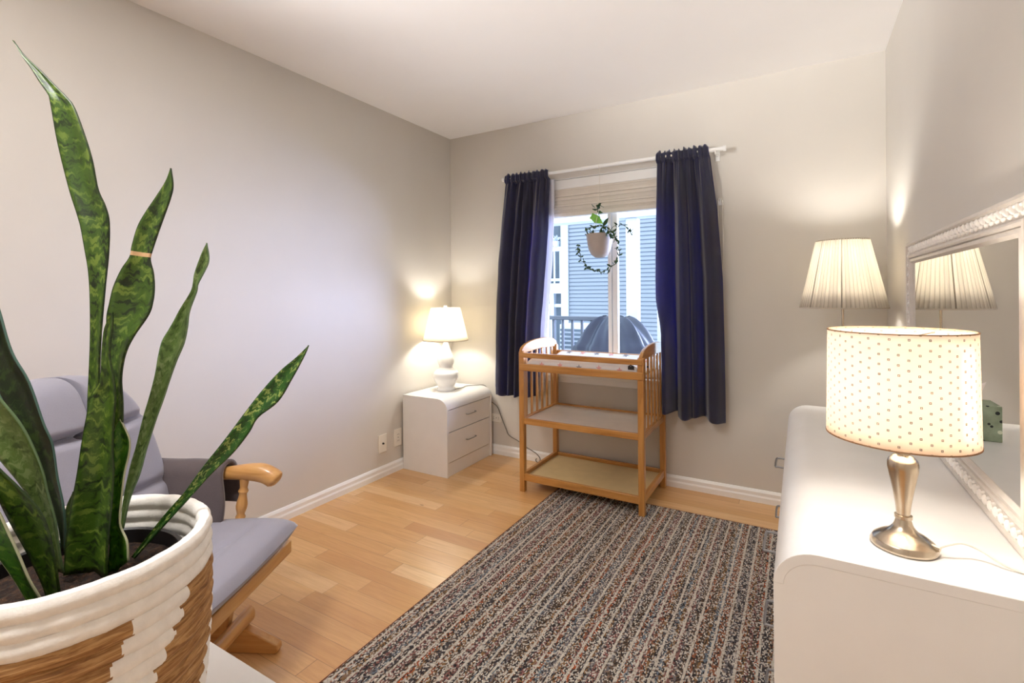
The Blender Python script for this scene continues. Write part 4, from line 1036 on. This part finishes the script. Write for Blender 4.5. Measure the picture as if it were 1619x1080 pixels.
MB().box((-8, 4.12, .98), (-.86, 4.16, 1.03)).build('trim_band', M['exttrim'], ph, world=True)
bp = thing('balcony_planter', (-.99, 4.10, 1.95), 'small pale potted plant on the balcony rail of the house opposite', 'plant')
MB().lathe([(.001, 0), (.05, 0), (.065, .09), (.001, .09)], (-.985, 4.09, 1.951), 16).build('pot', M['exttrim'], bp, world=True)
b_ = MB(); rnd = random.Random(2)
for k in range(16): vleaf(b_, (-.985, 4.09, 2.03), (rnd.uniform(-1, 1), rnd.uniform(-1, 1), rnd.uniform(.1, 1)), .12, .03)
b_.build('foliage', M['exttrim'], bp, world=True, recalc=False)

pd = thing('porch_floor', (1.2, .95, -.12), 'grey porch deck outside below the window', 'deck'); 
MB().box((-4, .16, -.17), (5, 1.78, -.12)).build('boards', M['deck'], pd, world=True); pd['kind'] = 'structure'
pp = thing('porch_post', (.995, 1.6, -.12), 'white square porch post seen through the right window pane', 'post', 'white porch posts outside')
MB().box((.940, 1.55, -.12), (1.050, 1.66, 1.93)).build('shaft', M['exttrim'], pp, world=True, bevel=.006)
MB().box((.925, 1.535, -.12), (1.065, 1.675, .02)).build('plinth', M['exttrim'], pp, world=True, bevel=.006)
p2 = thing('porch_post', (1.30, 1.6, -.12), 'white porch post half hidden by the navy curtain at the right of the glass', 'post', 'white porch posts outside')
MB().box((1.235, 1.55, -.12), (1.345, 1.66, 1.93)).build('shaft', M['exttrim'], p2, world=True, bevel=.006)
pb = thing('porch_beam', (.5, 1.6, 1.93), 'white porch beam running across just below the blind outside', 'beam')
MB().box((-4, 1.52, 1.93), (5, 1.69, 2.30)).build('beam_body', M['exttrim'], pb, world=True, bevel=.006)
MB().box((-4, 1.50, 2.22), (5, 1.71, 2.30)).build('fascia', M['exttrim'], pb, world=True)
prl = thing('porch_railing', (-.3, 1.62, -.12), 'dark porch railing with upright bars outside the left pane', 'railing')
MB().box((-2.2, 1.585, .925), (.922, 1.645, .965)).build('top_rail', M['railmetal'], prl, world=True, bevel=.005)
MB().box((-2.2, 1.60, .0), (.922, 1.63, .03)).build('bottom_rail', M['railmetal'], prl, world=True)
for k in range(24): MB().box((-1.72+.108*k, 1.605, -.12), (-1.695+.108*k, 1.628, .93)).build('baluster', M['railmetal'], prl, world=True)
ac = thing('louvred_unit', (.10, 2.5, -.12), 'white louvred unit standing beyond the porch railing', 'air unit')
MB().box((-.30, 2.7, -.12), (.12, 3.1, .80)).build('case', M['exttrim'], ac, world=True)
for k in range(14): MB().box((-.29, 2.685, .0+.055*k), (.11, 2.70, .030+.055*k)).build('louvre', M['extdark'], ac, world=True)
gr = thing('covered_grill', (.98, 1.2, -.12), 'barbecue grill under a navy tarpaulin cover on the porch', 'grill')
def tarp(u, w):
    a = 2*pi*u; c, s_ = cos(a), sin(a)
    e = 4.0; r = (abs(c)**e+abs(s_)**e)**(-1/e)
    hx = .335+.04*w; hy = .24+.04*w
    top = .99-.18*max(0, -c)**2*0
    z = .99-1.05*w
    if w < .25:
        q = w/.25; hx = .10+.225*q; hy = .10+.14*q; z = .99-.20*q*q-.06*q
    fold = .022*sin(7*a+5*w)+.012*sin(15*a-3*w)
    return (.97+(hx+fold)*r*c, 1.14+(hy+fold)*r*s_, z+.012*sin(5*a))
MB().grid(tarp, 120, 60).build('cover', M['tarp'], gr, world=True)
MB().lathe([(.0005, .985), (.105, .982)], (.97, 1.14, 0), 24).build('cover_top', M['tarp'], gr, world=True)

# ------------------------------------------------------------------ light
W = bpy.data.worlds.new('World'); S.world = W; W.use_nodes = True
bg = W.node_tree.nodes['Background']; bg.inputs[0].default_value = (*SKYC, 1); bg.inputs[1].default_value = SKYS
sun = light('sun', 'SUN', (0, -3, 6), SUNP, (1, .98, .95), angle=radians(2))
sun.rotation_euler = Vector((.35, .62, -1.05)).to_track_quat('-Z', 'Y').to_euler()
d2 = light('daylight', 'SUN', (3, 3, 3), DAYP, (.56, .62, 1.0), angle=radians(DAYA))
d2.rotation_euler = Vector(DAYD).to_track_quat('-Z', 'Y').to_euler()
light('gourd_lamp_bulb', 'POINT', (gx, gy, 1.0), P1, LC, shadow_soft_size=.03)
light('pleated_lamp_bulb', 'POINT', (fx_, fy_, 1.375), P2, LC, shadow_soft_size=.03)
light('drum_lamp_bulb', 'POINT', (sx, dy, 1.03), P3, LCW, shadow_soft_size=.028)
a = light('unseen_ceiling_fill', 'AREA', (1.5, -3.35, RH-.04), P4, LC4, shape='DISK', size=.38)  # added overhead fill for general brightness, no fixture behind it
u = light('unseen_uplight_fill', 'SPOT', ULOC, P5, LC4, shadow_soft_size=.30, spot_size=radians(SPA), spot_blend=1.0)  # unseen spot added to brighten the ceiling and bounce soft light
u.rotation_euler = (Vector(UAIM)-Vector(ULOC)).to_track_quat('-Z', 'Y').to_euler()

S.view_settings.view_transform = 'Standard'; S.view_settings.look = 'None'
S.view_settings.exposure = EXPO; S.view_settings.gamma = 1; S.view_settings.use_curve_mapping = False
cy = S.cycles
cy.use_denoising = True; cy.max_bounces = 10; cy.diffuse_bounces = 5; cy.glossy_bounces = 4; cy.transmission_bounces = 6; cy.transparent_max_bounces = 12
cy.sample_clamp_indirect = 6; cy.caustics_reflective = False; cy.caustics_refractive = False
try: cy.denoising_input_passes = 'RGB_ALBEDO_NORMAL'; cy.denoising_prefilter = 'ACCURATE'
except Exception: pass
